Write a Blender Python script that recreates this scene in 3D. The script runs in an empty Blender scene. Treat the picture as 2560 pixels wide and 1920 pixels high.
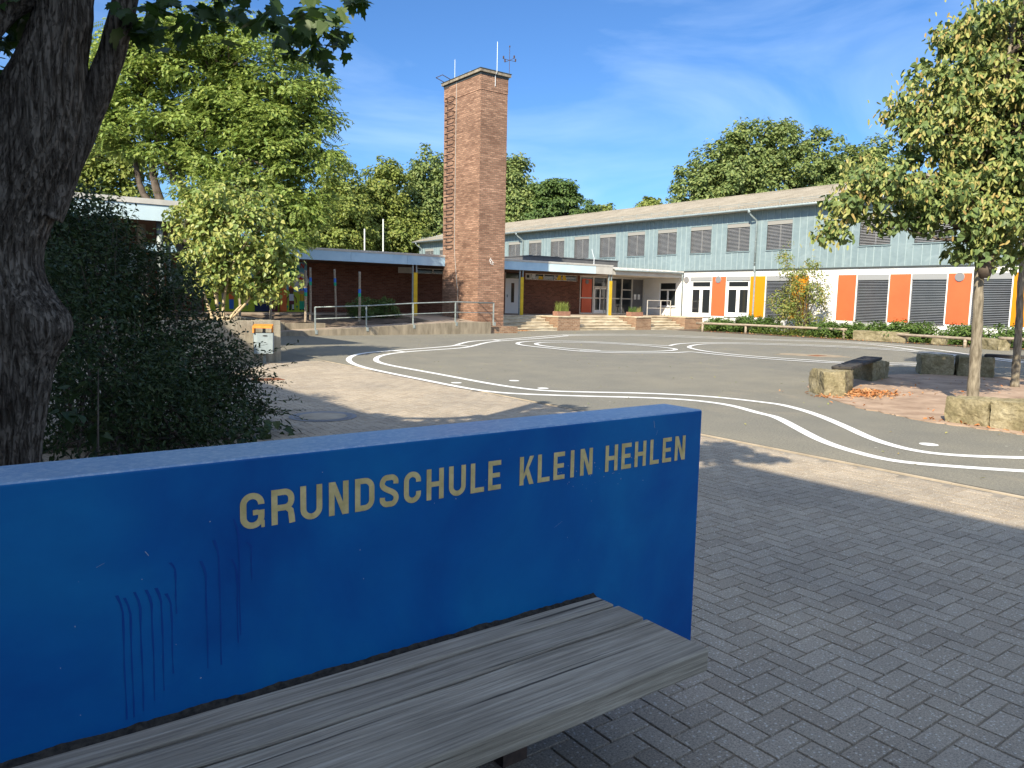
import bpy, math, random
import numpy as np
from mathutils import Vector, Matrix
random.seed(7)
rng = np.random.default_rng(11)
S = bpy.context.scene
COL = S.collection

# ------------------------------------------------------------------ camera
CAM = Vector((0.0, 0.0, 1.55))
yaw, pit, rol = math.radians(36.462), math.radians(6.364), math.radians(1.187)
fw = Vector((math.sin(yaw) * math.cos(pit), math.cos(yaw) * math.cos(pit), -math.sin(pit)))
rt = Vector((math.cos(yaw), -math.sin(yaw), 0))
up = rt.cross(fw)
r2 = math.cos(rol) * rt + math.sin(rol) * up
u2 = -math.sin(rol) * rt + math.cos(rol) * up
cd = bpy.data.cameras.new('camera')
cam = bpy.data.objects.new('camera', cd)
COL.objects.link(cam)
cam.matrix_world = Matrix(((r2.x, u2.x, -fw.x, CAM.x), (r2.y, u2.y, -fw.y, CAM.y), (r2.z, u2.z, -fw.z, CAM.z), (0, 0, 0, 1)))
cd.sensor_fit = 'HORIZONTAL'; cd.sensor_width = 36.0
cd.lens = 36.0 * 1891.6 / 2560.0
cd.clip_end = 2000; cd.clip_start = 0.05
S.camera = cam

# ------------------------------------------------------------------ world, sun, exposure
SUN_EL = math.radians(34.6)
SUN_TRAVEL = Vector((0.866, 0.5, 0)).normalized()          # horizontal direction the light travels
w = bpy.data.worlds.new('World'); S.world = w; w.use_nodes = True
nt = w.node_tree; nt.nodes.clear()
wo = nt.nodes.new('ShaderNodeOutputWorld'); bg = nt.nodes.new('ShaderNodeBackground')
sky = nt.nodes.new('ShaderNodeTexSky'); sky.sky_type = 'NISHITA'; sky.sun_disc = False
sky.sun_elevation = SUN_EL
sky.sun_rotation = math.atan2(-SUN_TRAVEL.x, -SUN_TRAVEL.y) % (2 * math.pi)
sky.air_density = 1.0; sky.dust_density = 0.5; sky.ozone_density = 2.0; sky.altitude = 50
tc = nt.nodes.new('ShaderNodeTexCoord'); mp = nt.nodes.new('ShaderNodeMapping')
mp.inputs['Scale'].default_value = (0.8, 2.6, 5.5); mp.inputs['Rotation'].default_value = (0.35, -0.45, 0.9); mp.inputs['Location'].default_value = (0.4, 1.3, 0.2)
nz = nt.nodes.new('ShaderNodeTexNoise'); nz.inputs['Scale'].default_value = 1.35; nz.inputs['Detail'].default_value = 7
nz.inputs['Roughness'].default_value = 0.52; nz.inputs['Distortion'].default_value = 0.8
rp = nt.nodes.new('ShaderNodeValToRGB')
rp.color_ramp.elements[0].position = 0.44; rp.color_ramp.elements[0].color = (0, 0, 0, 1)
rp.color_ramp.elements[1].position = 0.82; rp.color_ramp.elements[1].color = (0.42, 0.42, 0.42, 1)
mx = nt.nodes.new('ShaderNodeMixRGB'); mx.inputs['Color2'].default_value = (4.4, 5.6, 7.2, 1)
hs = nt.nodes.new('ShaderNodeMixRGB'); hs.blend_type = 'MULTIPLY'; hs.inputs['Fac'].default_value = 1.0; hs.inputs['Color2'].default_value = (0.33, 0.53, 0.77, 1)
nt.links.new(tc.outputs['Generated'], mp.inputs['Vector']); nt.links.new(mp.outputs['Vector'], nz.inputs['Vector'])
nt.links.new(nz.outputs['Fac'], rp.inputs['Fac']); nt.links.new(rp.outputs['Color'], mx.inputs['Fac'])
nt.links.new(sky.outputs['Color'], hs.inputs['Color1']); nt.links.new(hs.outputs['Color'], mx.inputs['Color1'])
# unseen cloud added high behind the camera to brighten shade, thinning towards the yard
dt = nt.nodes.new('ShaderNodeVectorMath'); dt.operation = 'DOT_PRODUCT'; dt.inputs[1].default_value = (-0.44, -0.55, 0.71)
mr = nt.nodes.new('ShaderNodeMapRange'); mr.inputs['From Min'].default_value = 0.30; mr.inputs['From Max'].default_value = 0.85
nc = nt.nodes.new('ShaderNodeTexNoise'); nc.inputs['Scale'].default_value = 3.2; nc.inputs['Detail'].default_value = 6
rc_ = nt.nodes.new('ShaderNodeValToRGB'); rc_.color_ramp.elements[0].position = 0.42; rc_.color_ramp.elements[1].position = 0.62
mm_ = nt.nodes.new('ShaderNodeMath'); mm_.operation = 'MULTIPLY'
m2 = nt.nodes.new('ShaderNodeMixRGB'); m2.inputs['Color2'].default_value = (7.8, 8.9, 10.6, 1)
nt.links.new(tc.outputs['Generated'], dt.inputs[0]); nt.links.new(dt.outputs['Value'], mr.inputs['Value'])
nt.links.new(tc.outputs['Generated'], nc.inputs['Vector']); nt.links.new(nc.outputs['Fac'], rc_.inputs['Fac'])
nt.links.new(mr.outputs['Result'], mm_.inputs[0]); nt.links.new(rc_.outputs['Color'], mm_.inputs[1]); nt.links.new(mm_.outputs['Value'], m2.inputs['Fac'])
nt.links.new(mx.outputs['Color'], m2.inputs['Color1']); nt.links.new(m2.outputs['Color'], bg.inputs['Color']); bg.inputs['Strength'].default_value = 0.105
nt.links.new(bg.outputs['Background'], wo.inputs['Surface'])

sl = bpy.data.lights.new('sun', 'SUN'); sl.energy = 4.4; sl.angle = math.radians(0.53); sl.color = (1.0, 0.90, 0.72)
sun = bpy.data.objects.new('sun', sl); COL.objects.link(sun)
sd = Vector((SUN_TRAVEL.x * math.cos(SUN_EL), SUN_TRAVEL.y * math.cos(SUN_EL), -math.sin(SUN_EL)))
sun.rotation_euler = sd.to_track_quat('-Z', 'Y').to_euler(); sun.location = (-20, -12, 30)
S.view_settings.view_transform = 'Standard'; S.view_settings.look = 'None'
S.view_settings.gamma = 1.0; S.view_settings.exposure = 1.1
try:
    S.view_settings.use_curve_mapping = False
except Exception:
    pass
S.render.engine = 'CYCLES'
S.cycles.max_bounces = 6; S.cycles.transparent_max_bounces = 4

# ------------------------------------------------------------------ materials
def lin(h):
    h = h.lstrip('#'); v = [int(h[i:i + 2], 16) / 255 for i in (0, 2, 4)]
    return tuple((c / 12.92 if c <= 0.04045 else ((c + 0.055) / 1.055) ** 2.4) for c in v) + (1,)
def c4(c):
    return lin(c) if isinstance(c, str) else (tuple(c) + (1,))[:4]

class NT:
    def __init__(s, name):
        s.m = bpy.data.materials.new(name); s.m.use_nodes = True
        s.t = s.m.node_tree; s.b = s.t.nodes['Principled BSDF']; s.o = s.t.nodes['Material Output']
        s.n = s.t.nodes.new
    def l(s, a, b): s.t.links.new(a, b)
    def coord(s, kind='Object', scale=(1, 1, 1)):
        if kind == 'World':
            g = s.n('ShaderNodeNewGeometry'); src = g.outputs['Position']
        else:
            g = s.n('ShaderNodeTexCoord'); src = g.outputs[kind]
        m = s.n('ShaderNodeMapping'); m.inputs['Scale'].default_value = scale
        s.l(src, m.inputs['Vector']); return m.outputs['Vector']
    def noise(s, vec, scale, detail=6, rough=0.55, dist=0.0):
        n = s.n('ShaderNodeTexNoise'); n.inputs['Scale'].default_value = scale; n.inputs['Detail'].default_value = detail
        n.inputs['Roughness'].default_value = rough; n.inputs['Distortion'].default_value = dist
        s.l(vec, n.inputs['Vector']); return n.outputs['Fac']
    def ramp(s, fac, stops, interp='LINEAR'):
        r = s.n('ShaderNodeValToRGB'); e = r.color_ramp.elements; r.color_ramp.interpolation = interp
        while len(e) > 1: e.remove(e[-1])
        e[0].position = stops[0][0]; e[0].color = c4(stops[0][1])
        for p, c in stops[1:]:
            k = e.new(p); k.color = c4(c)
        s.l(fac, r.inputs['Fac']); return r.outputs['Color']
    def mix(s, fac, a, b, mode='MIX'):
        m = s.n('ShaderNodeMixRGB'); m.blend_type = mode
        for sock, v in (('Fac', fac), ('Color1', a), ('Color2', b)):
            if hasattr(v, 'is_linked'): s.l(v, m.inputs[sock])
            elif sock == 'Fac': m.inputs[sock].default_value = v
            else: m.inputs[sock].default_value = c4(v)
        return m.outputs['Color']
    def bump(s, h, strength=0.3, dist=0.01):
        b = s.n('ShaderNodeBump'); b.inputs['Strength'].default_value = strength; b.inputs['Distance'].default_value = dist
        s.l(h, b.inputs['Height']); s.l(b.outputs['Normal'], s.b.inputs['Normal']); return b
    def set(s, color=None, rough=None, metal=None, spec=None):
        if color is not None:
            if hasattr(color, 'is_linked'): s.l(color, s.b.inputs['Base Color'])
            else: s.b.inputs['Base Color'].default_value = c4(color)
        if rough is not None:
            if hasattr(rough, 'is_linked'): s.l(rough, s.b.inputs['Roughness'])
            else: s.b.inputs['Roughness'].default_value = rough
        if metal is not None: s.b.inputs['Metallic'].default_value = metal
        if spec is not None: s.b.inputs['Specular IOR Level'].default_value = spec
        return s.m

def pmat(name, c1, c2=None, scale=4, rough=0.7, bump=0.0, bscale=60, metal=0, spec=0.35, vec=(1, 1, 1), kind='World', lo=0.35, hi=0.65, bdist=0.004):
    n = NT(name); v = n.coord(kind, vec)
    col = c1
    if c2 is not None:
        col = n.ramp(n.noise(v, scale, 8, 0.62), [(lo, c1), (hi, c2)])
    if bump: n.bump(n.noise(v, bscale, 4), bump, bdist)
    return n.set(col, rough, metal, spec)

def brick(name, a, b, mortar, bw=0.25, rh=0.083, ms=0.011, dark=0.35, big=None, streak=False):
    n = NT(name)
    uv = n.coord('UV')
    t = n.n('ShaderNodeTexBrick'); t.inputs['Scale'].default_value = 1.0; t.inputs['Brick Width'].default_value = bw
    t.inputs['Row Height'].default_value = rh; t.inputs['Mortar Size'].default_value = ms; t.inputs['Mortar Smooth'].default_value = 0.25
    t.inputs['Color1'].default_value = c4(a); t.inputs['Color2'].default_value = c4(b); t.inputs['Mortar'].default_value = c4(mortar)
    t.inputs['Bias'].default_value = 0.0
    n.l(uv, t.inputs['Vector'])
    v1 = n.noise(uv, 0.7, 5); v2 = n.noise(uv, 18, 4)
    col = n.mix(0.55, t.outputs['Color'], n.ramp(v2, [(0.25, (0.35,) * 3), (0.75, (1.25, 1.2, 1.15))]), 'MULTIPLY')
    col = n.mix(dark, col, n.ramp(v1, [(0.3, (0.55, 0.5, 0.47)), (0.7, (1.2, 1.15, 1.1))]), 'MULTIPLY')
    if streak:
        cv = n.coord('UV', (0.5, 9, 1)); col = n.mix(0.6, col, n.ramp(n.noise(cv, 1.35, 3, 0.6), [(0.32, (0.62, 0.58, 0.56)), (0.62, (1.2, 1.2, 1.2))]), 'MULTIPLY')
    # occasional whitewashed or scraped bricks, as streaks along the courses
    sv = n.coord('UV', (1.2, 12, 1)); sp = n.noise(sv, 2.0, 3, 0.7)
    col = n.mix(n.ramp(sp, [(0.70, (0, 0, 0)), (0.76, (0.55, 0.55, 0.55))]), col, mortar)
    n.bump(t.outputs['Fac'], -0.6, 0.008)
    return n.set(col, 0.85, 0, 0.2)

def leafmat(name, cols, trans=(0.25, 0.4, 0.06), fac=0.3, rough=0.5, spec=0.3):
    n = NT(name); g = n.n('ShaderNodeNewGeometry')
    k = len(cols); col = n.ramp(g.outputs['Random Per Island'], [(i / max(1, k - 1), c) for i, c in enumerate(cols)])
    n.set(col, rough, 0, spec)
    tr = n.n('ShaderNodeBsdfTranslucent'); tc_ = n.mix(0.5, col, trans); n.l(tc_, tr.inputs['Color'])
    ms = n.n('ShaderNodeMixShader'); ms.inputs['Fac'].default_value = fac
    n.l(n.b.outputs['BSDF'], ms.inputs[1]); n.l(tr.outputs['BSDF'], ms.inputs[2]); n.l(ms.outputs['Shader'], n.o.inputs['Surface'])
    return n.m

M = {}
def make_materials():
    # asphalt: fine aggregate, broad tonal patches, dusty pale traces
    n = NT('asphalt'); v = n.coord('World')
    fine = n.noise(v, 170, 2, 0.7); mid = n.noise(v, 1.3, 6, 0.6); big = n.noise(v, 0.16, 4, 0.6)
    base = n.ramp(fine, [(0.3, (0.122, 0.117, 0.094)), (0.5, (0.19, 0.181, 0.15)), (0.72, (0.295, 0.28, 0.235))])
    gr = n.noise(v, 38, 3, 0.75); base = n.mix(0.7, base, n.ramp(gr, [(0.32, (0.62, 0.62, 0.62)), (0.68, (1.35, 1.33, 1.3))]), 'MULTIPLY')
    base = n.mix(0.6, base, n.ramp(mid, [(0.3, (0.82, 0.83, 0.85)), (0.7, (1.14, 1.12, 1.08))]), 'MULTIPLY')
    base = n.mix(0.8, base, n.ramp(big, [(0.3, (0.84, 0.86, 0.9)), (0.7, (1.1, 1.08, 1.04))]), 'MULTIPLY')
    dv = n.coord('World', (0.75, 0.38, 1)); dust = n.noise(dv, 1.0, 7, 0.62, 1.0)
    base = n.mix(n.ramp(dust, [(0.62, (0, 0, 0)), (0.78, (0.4, 0.4, 0.4))]), base, (0.33, 0.28, 0.20))
    sp = n.n('ShaderNodeTexVoronoi'); sp.inputs['Scale'].default_value = 2.2; n.l(v, sp.inputs['Vector'])
    base = n.mix(n.ramp(sp.outputs['Distance'], [(0.02, (1, 1, 1)), (0.045, (0, 0, 0))]), base, (0.42, 0.40, 0.34))
    n.bump(fine, 0.35, 0.004); M['asphalt'] = n.set(base, 0.88, 0, 0.25)
    # concrete pavers
    n = NT('concrete_paver'); v = n.coord('World'); g = n.n('ShaderNodeNewGeometry')
    tone = n.ramp(g.outputs['Random Per Island'], [(0, (0.315, 0.265, 0.205)), (0.5, (0.345, 0.295, 0.23)), (1, (0.385, 0.33, 0.26))])
    fine = n.noise(v, 120, 3, 0.8); vo = n.n('ShaderNodeTexVoronoi'); vo.inputs['Scale'].default_value = 95; n.l(v, vo.inputs['Vector'])
    col = n.mix(0.85, tone, n.ramp(fine, [(0.32, (0.4, 0.4, 0.4)), (0.5, (1, 1, 1)), (0.70, (1.55, 1.5, 1.45))]), 'MULTIPLY')
    chip = n.n('ShaderNodeTexVoronoi'); chip.inputs['Scale'].default_value = 48; n.l(v, chip.inputs['Vector'])
    col = n.mix(n.ramp(chip.outputs['Distance'], [(0.17, (0.75, 0.75, 0.75)), (0.25, (0, 0, 0))]), col, (0.62, 0.58, 0.5))
    big = n.noise(v, 0.7, 6, 0.6); col = n.mix(0.8, col, n.ramp(big, [(0.3, (0.74, 0.75, 0.77)), (0.7, (1.16, 1.13, 1.08))]), 'MULTIPLY')
    n.bump(fine, 0.6, 0.003); M['paver'] = n.set(col, 0.85, 0, 0.3)
    M['joint'] = pmat('joint_sand', (0.17, 0.15, 0.12), (0.30, 0.26, 0.21), 6, 0.95)
    M['kerb'] = pmat('kerb_concrete', (0.28, 0.235, 0.175), (0.40, 0.34, 0.26), 3, 0.9, 0.3, 90)
    M['soil'] = pmat('soil', (0.05, 0.04, 0.03), (0.17, 0.125, 0.09), 1.1, 0.95, 0.5, 30, bdist=0.02)
    M['earth'] = pmat('dry_ground', (0.09, 0.085, 0.05), (0.17, 0.15, 0.09), 0.6, 0.95)
    M['gravel'] = pmat('fine_gravel', (0.25, 0.172, 0.118), (0.42, 0.305, 0.22), 2.2, 0.95, 0.7, 120)
    M['sand'] = pmat('dry_sand', (0.24, 0.19, 0.13), (0.33, 0.27, 0.19), 4, 0.95)
    # road paint
    n = NT('road_paint'); v = n.coord('World'); f = n.noise(v, 60, 4, 0.7); g2 = n.noise(v, 2, 5)
    col = n.mix(n.ramp(f, [(0.62, (0, 0, 0)), (0.75, (0.5, 0.5, 0.5))]), (0.80, 0.80, 0.78), (0.35, 0.34, 0.31))
    col = n.mix(0.6, col, n.ramp(g2, [(0.3, (0.86, 0.86, 0.85)), (0.65, (1, 1, 1))]), 'MULTIPLY'); M['paint'] = n.set(col, 0.6, 0, 0.4)
    # bricks
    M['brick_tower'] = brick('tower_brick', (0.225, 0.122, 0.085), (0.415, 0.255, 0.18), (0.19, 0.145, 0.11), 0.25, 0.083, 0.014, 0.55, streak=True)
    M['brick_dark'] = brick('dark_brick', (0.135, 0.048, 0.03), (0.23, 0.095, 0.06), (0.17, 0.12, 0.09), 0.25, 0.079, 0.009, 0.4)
    M['brick_pier'] = brick('pier_brick', (0.22, 0.125, 0.08), (0.36, 0.235, 0.155), (0.33, 0.27, 0.20), 0.25, 0.079, 0.013, 0.5)
    # concretes
    n = NT('weathered_concrete'); v = n.coord('World'); st = n.coord('World', (3.5, 3.5, 0.35))
    a = n.noise(v, 2.2, 8, 0.65); b = n.noise(st, 2.0, 6, 0.6); c = n.noise(v, 40, 4)
    col = n.ramp(a, [(0.3, (0.25, 0.225, 0.18)), (0.7, (0.44, 0.40, 0.32))])
    col = n.mix(0.75, col, n.ramp(b, [(0.36, (0.48, 0.46, 0.42)), (0.6, (1.1, 1.08, 1.02))]), 'MULTIPLY')
    col = n.mix(0.5, col, n.ramp(c, [(0.3, (0.7, 0.7, 0.7)), (0.6, (1.08, 1.08, 1.08))]), 'MULTIPLY')
    n.bump(c, 0.4, 0.004); M['concrete'] = n.set(col, 0.9, 0, 0.2)
    M['concrete_old'] = pmat('stained_concrete', (0.13, 0.11, 0.08), (0.30, 0.255, 0.19), 2.0, 0.9, 0.4, 40, vec=(2.2, 2.2, 0.5), lo=0.3, hi=0.68)
    M['step'] = pmat('step_slab', (0.30, 0.24, 0.16), (0.60, 0.53, 0.40), 1.6, 0.9, 0.5, 25, vec=(1, 1, 6))
    M['cap'] = pmat('cap_slab', (0.15, 0.125, 0.095), (0.30, 0.26, 0.2), 4, 0.9, 0.4, 50)
    # blue sign wall
    n = NT('blue_wall_paint'); v = n.coord('World'); a = n.noise(v, 1.6, 6, 0.55, 0.4); c = n.noise(v, 9, 6, 0.65)
    col = n.ramp(a, [(0.30, (0.0008, 0.055, 0.24)), (0.5, (0.0015, 0.095, 0.31)), (0.70, (0.004, 0.135, 0.35))])
    col = n.mix(0.5, col, n.ramp(c, [(0.3, (0.85, 0.88, 0.9)), (0.7, (1.1, 1.1, 1.08))]), 'MULTIPLY')
    sc = n.noise(n.coord('World', (1, 1, 1)), 75, 3, 0.8)
    col = n.mix(n.ramp(sc, [(0.74, (0, 0, 0)), (0.8, (0.22, 0.22, 0.22))]), col, (0.3, 0.36, 0.45))
    n.bump(n.noise(v, 30, 5), 0.12, 0.004); M['blue'] = n.set(col, 0.5, 0, 0.16)
    n = NT('blue_wall_top'); v = n.coord('World'); a = n.noise(v, 7, 8, 0.75); f = n.noise(v, 45, 5, 0.75)
    col = n.ramp(a, [(0.3, (0.12, 0.24, 0.42)), (0.7, (0.22, 0.34, 0.48))])
    col = n.mix(n.ramp(f, [(0.46, (0, 0, 0)), (0.7, (0.85, 0.85, 0.85))]), col, (0.42, 0.50, 0.58))
    col = n.mix(n.ramp(n.noise(v, 16, 6, 0.8), [(0.68, (0, 0, 0)), (0.74, (0.75, 0.75, 0.75))]), col, (0.06, 0.06, 0.06))
    n.bump(f, 0.5, 0.004); M['bluetop'] = n.set(col, 0.4, 0, 0.5)
    M['drip'] = pmat('blue_drip', (0.001, 0.045, 0.235), (0.001, 0.06, 0.26), 14, 0.5, spec=0.2)
    M['gold'] = pmat('ochre_lettering', (0.52, 0.39, 0.15), (0.70, 0.54, 0.24), 25, 0.55, 0.2, 200)
    M['scuff'] = pmat('pale_scuff', (0.35, 0.40, 0.46), None, 1, 0.8)
    # bench timber, grain along X
    n = NT('weathered_timber'); oi = n.n('ShaderNodeObjectInfo'); pos_ = n.n('ShaderNodeNewGeometry')
    def off(sc):
        a_ = n.n('ShaderNodeVectorMath'); a_.operation = 'MULTIPLY'; a_.inputs[1].default_value = sc; n.l(pos_.outputs['Position'], a_.inputs[0])
        b_ = n.n('ShaderNodeVectorMath'); b_.operation = 'SCALE'; b_.inputs[0].default_value = (17, 31, 9); n.l(oi.outputs['Random'], b_.inputs['Scale'])
        c_ = n.n('ShaderNodeVectorMath'); c_.operation = 'ADD'; n.l(a_.outputs[0], c_.inputs[0]); n.l(b_.outputs[0], c_.inputs[1]); return c_.outputs[0]
    v = off((1.1, 46, 46)); v2 = off((0.42, 30, 30)); v3 = off((1, 1, 1))
    a = n.noise(v, 2.4, 8, 0.6, 0.4); b = n.noise(v2, 1.6, 4, 0.55, 0.25); c = n.noise(v3, 3, 5)
    col = n.ramp(a, [(0.3, (0.185, 0.16, 0.125)), (0.5, (0.31, 0.275, 0.22)), (0.7, (0.45, 0.405, 0.335))])
    crack = n.ramp(b, [(0.315, (0.08, 0.075, 0.07)), (0.36, (1, 1, 1))])
    col = n.mix(0.85, col, crack, 'MULTIPLY'); col = n.mix(1.0, col, n.ramp(oi.outputs['Random'], [(0, (0.82, 0.83, 0.84)), (1, (1.08, 1.06, 1.02))]), 'MULTIPLY'); col = n.mix(0.6, col, n.ramp(c, [(0.3, (0.75, 0.75, 0.74)), (0.7, (1.12, 1.12, 1.12))]), 'MULTIPLY')
    mm = n.mix(0.5, a, crack, 'MULTIPLY'); n.bump(mm, 0.75, 0.006); M['timber'] = n.set(col, 0.72, 0, 0.3)
    M['dirt_shade'] = pmat('gap_dirt_shade', (0.008, 0.0075, 0.007), (0.05, 0.043, 0.033), 45, 0.95, 0.6, 150)  # near-black debris colour that also carries the shade of the bench gaps
    M['roundwood'] = pmat('round_timber', (0.20, 0.155, 0.11), (0.36, 0.30, 0.23), 3, 0.85, 0.3, 40, vec=(6, 1, 6))
    # metals and paints
    M['galv'] = pmat('galvanised_steel', (0.20, 0.23, 0.225), (0.33, 0.37, 0.36), 9, 0.5, 0.05, 90, metal=0.2)
    M['zincpipe'] = pmat('zinc_pipe', (0.20, 0.245, 0.26), (0.29, 0.34, 0.35), 5, 0.55, metal=0.15)
    n = NT('zinc_cladding'); v = n.coord('World', (1, 0.9, 1.5)); v2 = n.coord('World', (1, 2.3, 0.5))
    a = n.noise(v, 1.9, 5, 0.55, 1.2); b = n.noise(v2, 1.1, 3, 0.5)
    col = n.ramp(a, [(0.3, (0.20, 0.262, 0.28)), (0.55, (0.228, 0.295, 0.312)), (0.72, (0.262, 0.33, 0.345))])
    col = n.mix(0.5, col, n.ramp(b, [(0.3, (0.86, 0.88, 0.9)), (0.7, (1.08, 1.06, 1.04))]), 'MULTIPLY')
    n.bump(a, 0.35, 0.02); M['zinc'] = n.set(col, 0.42, 0.15, 0.5)
    M['zincseam'] = pmat('zinc_seam', (0.33, 0.41, 0.425), (0.38, 0.46, 0.47), 2, 0.4, metal=0.15)
    M['darkgap'] = pmat('dark_trim', (0.05, 0.06, 0.062), None, 1, 0.7)
    M['white'] = pmat('white_render', (0.74, 0.73, 0.70), (0.82, 0.81, 0.79), 1.2, 0.9, 0.15, 120)
    M['orange'] = pmat('orange_panel', (0.66, 0.115, 0.042), (0.70, 0.13, 0.048), 0.9, 0.5)
    M['yellow'] = pmat('yellow_panel', (0.62, 0.215, 0.004), (0.66, 0.235, 0.005), 0.9, 0.5)
    M['redpanel'] = pmat('red_panel', (0.52, 0.085, 0.035), (0.6, 0.11, 0.05), 2, 0.5)
    M['yellowpost'] = pmat('yellow_board', (0.48, 0.32, 0.012), (0.60, 0.40, 0.02), 5, 0.6, 0.1, 40)
    M['pvc'] = pmat('white_window_frame', (0.78, 0.78, 0.77), None, 1, 0.35)
    M['alu'] = pmat('aluminium_frame', (0.50, 0.48, 0.44), (0.58, 0.56, 0.52), 6, 0.45, metal=0.2)
    M['blind'] = pmat('grey_blind', (0.33, 0.33, 0.345), (0.40, 0.40, 0.41), 2, 0.5)
    M['blindlo'] = pmat('slate_blind', (0.20, 0.215, 0.245), (0.25, 0.265, 0.295), 2, 0.5)
    M['box'] = pmat('blind_box', (0.27, 0.265, 0.25), None, 1, 0.5)
    M['boxlo'] = pmat('slate_box', (0.27, 0.275, 0.28), None, 1, 0.5)
    n = NT('window_glass'); n.set((0.018, 0.022, 0.025), 0.06, 0, 0.6); M['glass'] = n.m
    M['interior'] = pmat('dark_interior', (0.015, 0.015, 0.017), (0.05, 0.048, 0.045), 1.5, 0.9)
    M['vent'] = pmat('grey_vent', (0.20, 0.20, 0.21), None, 1, 0.6)
    # roofing
    n = NT('fibre_cement'); v = n.coord('World'); a = n.noise(v, 0.9, 8, 0.7); f = n.noise(v, 22, 5, 0.7)
    col = n.ramp(a, [(0.3, (0.21, 0.19, 0.155)), (0.7, (0.35, 0.32, 0.27))])
    col = n.mix(0.8, col, n.ramp(f, [(0.32, (0.45, 0.43, 0.4)), (0.6, (1.15, 1.12, 1.08))]), 'MULTIPLY'); M['roof'] = n.set(col, 0.95, 0, 0.15)
    M['roofend'] = pmat('pale_roof_edge', (0.52, 0.48, 0.42), (0.66, 0.62, 0.55), 6, 0.9)
    M['fascia'] = pmat('pale_blue_fascia', (0.30, 0.46, 0.60), (0.40, 0.56, 0.68), 1.3, 0.5, 0.05, 6)
    M['fascialight'] = pmat('sunlit_blue_fascia', (0.46, 0.58, 0.64), (0.53, 0.65, 0.69), 1.3, 0.5)
    M['trim'] = pmat('grey_trim', (0.42, 0.41, 0.38), (0.52, 0.50, 0.46), 3, 0.6)
    M['greyfascia'] = pmat('grey_fascia', (0.40, 0.385, 0.355), (0.47, 0.455, 0.42), 1.5, 0.6)
    M['darkbox'] = pmat('anthracite_panel', (0.10, 0.10, 0.105), (0.13, 0.13, 0.135), 2, 0.6)
    M['soffit'] = pmat('timber_soffit', (0.09, 0.05, 0.03), (0.15, 0.085, 0.05), 3, 0.8)
    M['soffitlight'] = pmat('light_soffit', (0.55, 0.51, 0.44), None, 1, 0.8)
    M['feltroof'] = pmat('roof_felt', (0.09, 0.088, 0.085), (0.15, 0.145, 0.14), 1, 0.95)
    # stone
    n = NT('rough_stone'); v = n.coord('World'); a = n.noise(v, 3.0, 9, 0.7); f = n.noise(v, 28, 6, 0.7)
    col = n.ramp(a, [(0.3, (0.13, 0.115, 0.06)), (0.5, (0.24, 0.205, 0.125)), (0.72, (0.36, 0.32, 0.22))])
    col = n.mix(0.8, col, n.ramp(f, [(0.3, (0.5, 0.5, 0.5)), (0.65, (1.2, 1.2, 1.18))]), 'MULTIPLY')
    n.bump(f, 0.7, 0.012); M['stone'] = n.set(col, 0.95, 0, 0.15)
    # bark
    n = NT('furrowed_bark'); v = n.coord('Object', (1, 1, 0.07)); v2 = n.coord('Object', (1, 1, 0.45)); v3 = n.coord('Object')
    a = n.noise(v, 44, 5, 0.6, 0.35); b = n.noise(v2, 46, 4, 0.6, 0.6); c = n.noise(v3, 3, 5)
    fur = n.ramp(a, [(0.36, (0.22, 0.20, 0.18)), (0.54, (1, 1, 1))]); brk = n.ramp(b, [(0.36, (0.5, 0.48, 0.46)), (0.48, (1, 1, 1))])
    col = n.mix(1.0, n.ramp(c, [(0.3, (0.12, 0.098, 0.078)), (0.7, (0.21, 0.175, 0.14))]), fur, 'MULTIPLY'); col = n.mix(0.8, col, brk, 'MULTIPLY')
    hgt = n.mix(1.0, fur, brk, 'MULTIPLY'); n.bump(hgt, 1.0, 0.02); M['bark'] = n.set(col, 0.95, 0, 0.12)
    M['barklight'] = pmat('pale_bark', (0.10, 0.082, 0.056), (0.27, 0.235, 0.175), 26, 0.95, 0.8, 45, vec=(1, 1, 0.2), bdist=0.01)
    M['branch'] = pmat('branch_bark', (0.055, 0.042, 0.033), (0.13, 0.105, 0.085), 5, 0.95)
    M['stembark'] = pmat('pale_stem', (0.38, 0.29, 0.17), (0.58, 0.47, 0.30), 6, 0.9)
    # leaves
    M['lf_maple'] = leafmat('maple_leaves', [(0.028, 0.055, 0.014), (0.04, 0.075, 0.018), (0.055, 0.09, 0.02)], (0.16, 0.30, 0.02), 0.22)
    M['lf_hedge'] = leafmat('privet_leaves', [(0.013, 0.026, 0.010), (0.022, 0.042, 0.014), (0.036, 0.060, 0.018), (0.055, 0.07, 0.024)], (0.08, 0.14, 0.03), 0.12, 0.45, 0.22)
    M['lf_lilac'] = leafmat('lilac_leaves', [(0.13, 0.20, 0.05), (0.21, 0.28, 0.075), (0.30, 0.34, 0.09), (0.38, 0.37, 0.11)], (0.40, 0.46, 0.08), 0.27, 0.42, 0.4)
    M['lf_ail'] = leafmat('pinnate_leaves', [(0.13, 0.20, 0.045), (0.21, 0.285, 0.065), (0.31, 0.36, 0.09)], (0.42, 0.52, 0.09), 0.32)
    M['lf_lime'] = leafmat('lime_leaves', [(0.14, 0.19, 0.045), (0.20, 0.25, 0.06), (0.28, 0.30, 0.075)], (0.38, 0.44, 0.07), 0.3)
    M['lf_oak'] = leafmat('oak_leaves', [(0.10, 0.15, 0.05), (0.17, 0.225, 0.07), (0.26, 0.30, 0.10)], (0.30, 0.38, 0.08), 0.28)
    M['lf_dark'] = leafmat('dark_leaves', [(0.057, 0.105, 0.030), (0.089, 0.143, 0.041), (0.121, 0.173, 0.047)], (0.259, 0.390, 0.054), 0.25)
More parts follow.
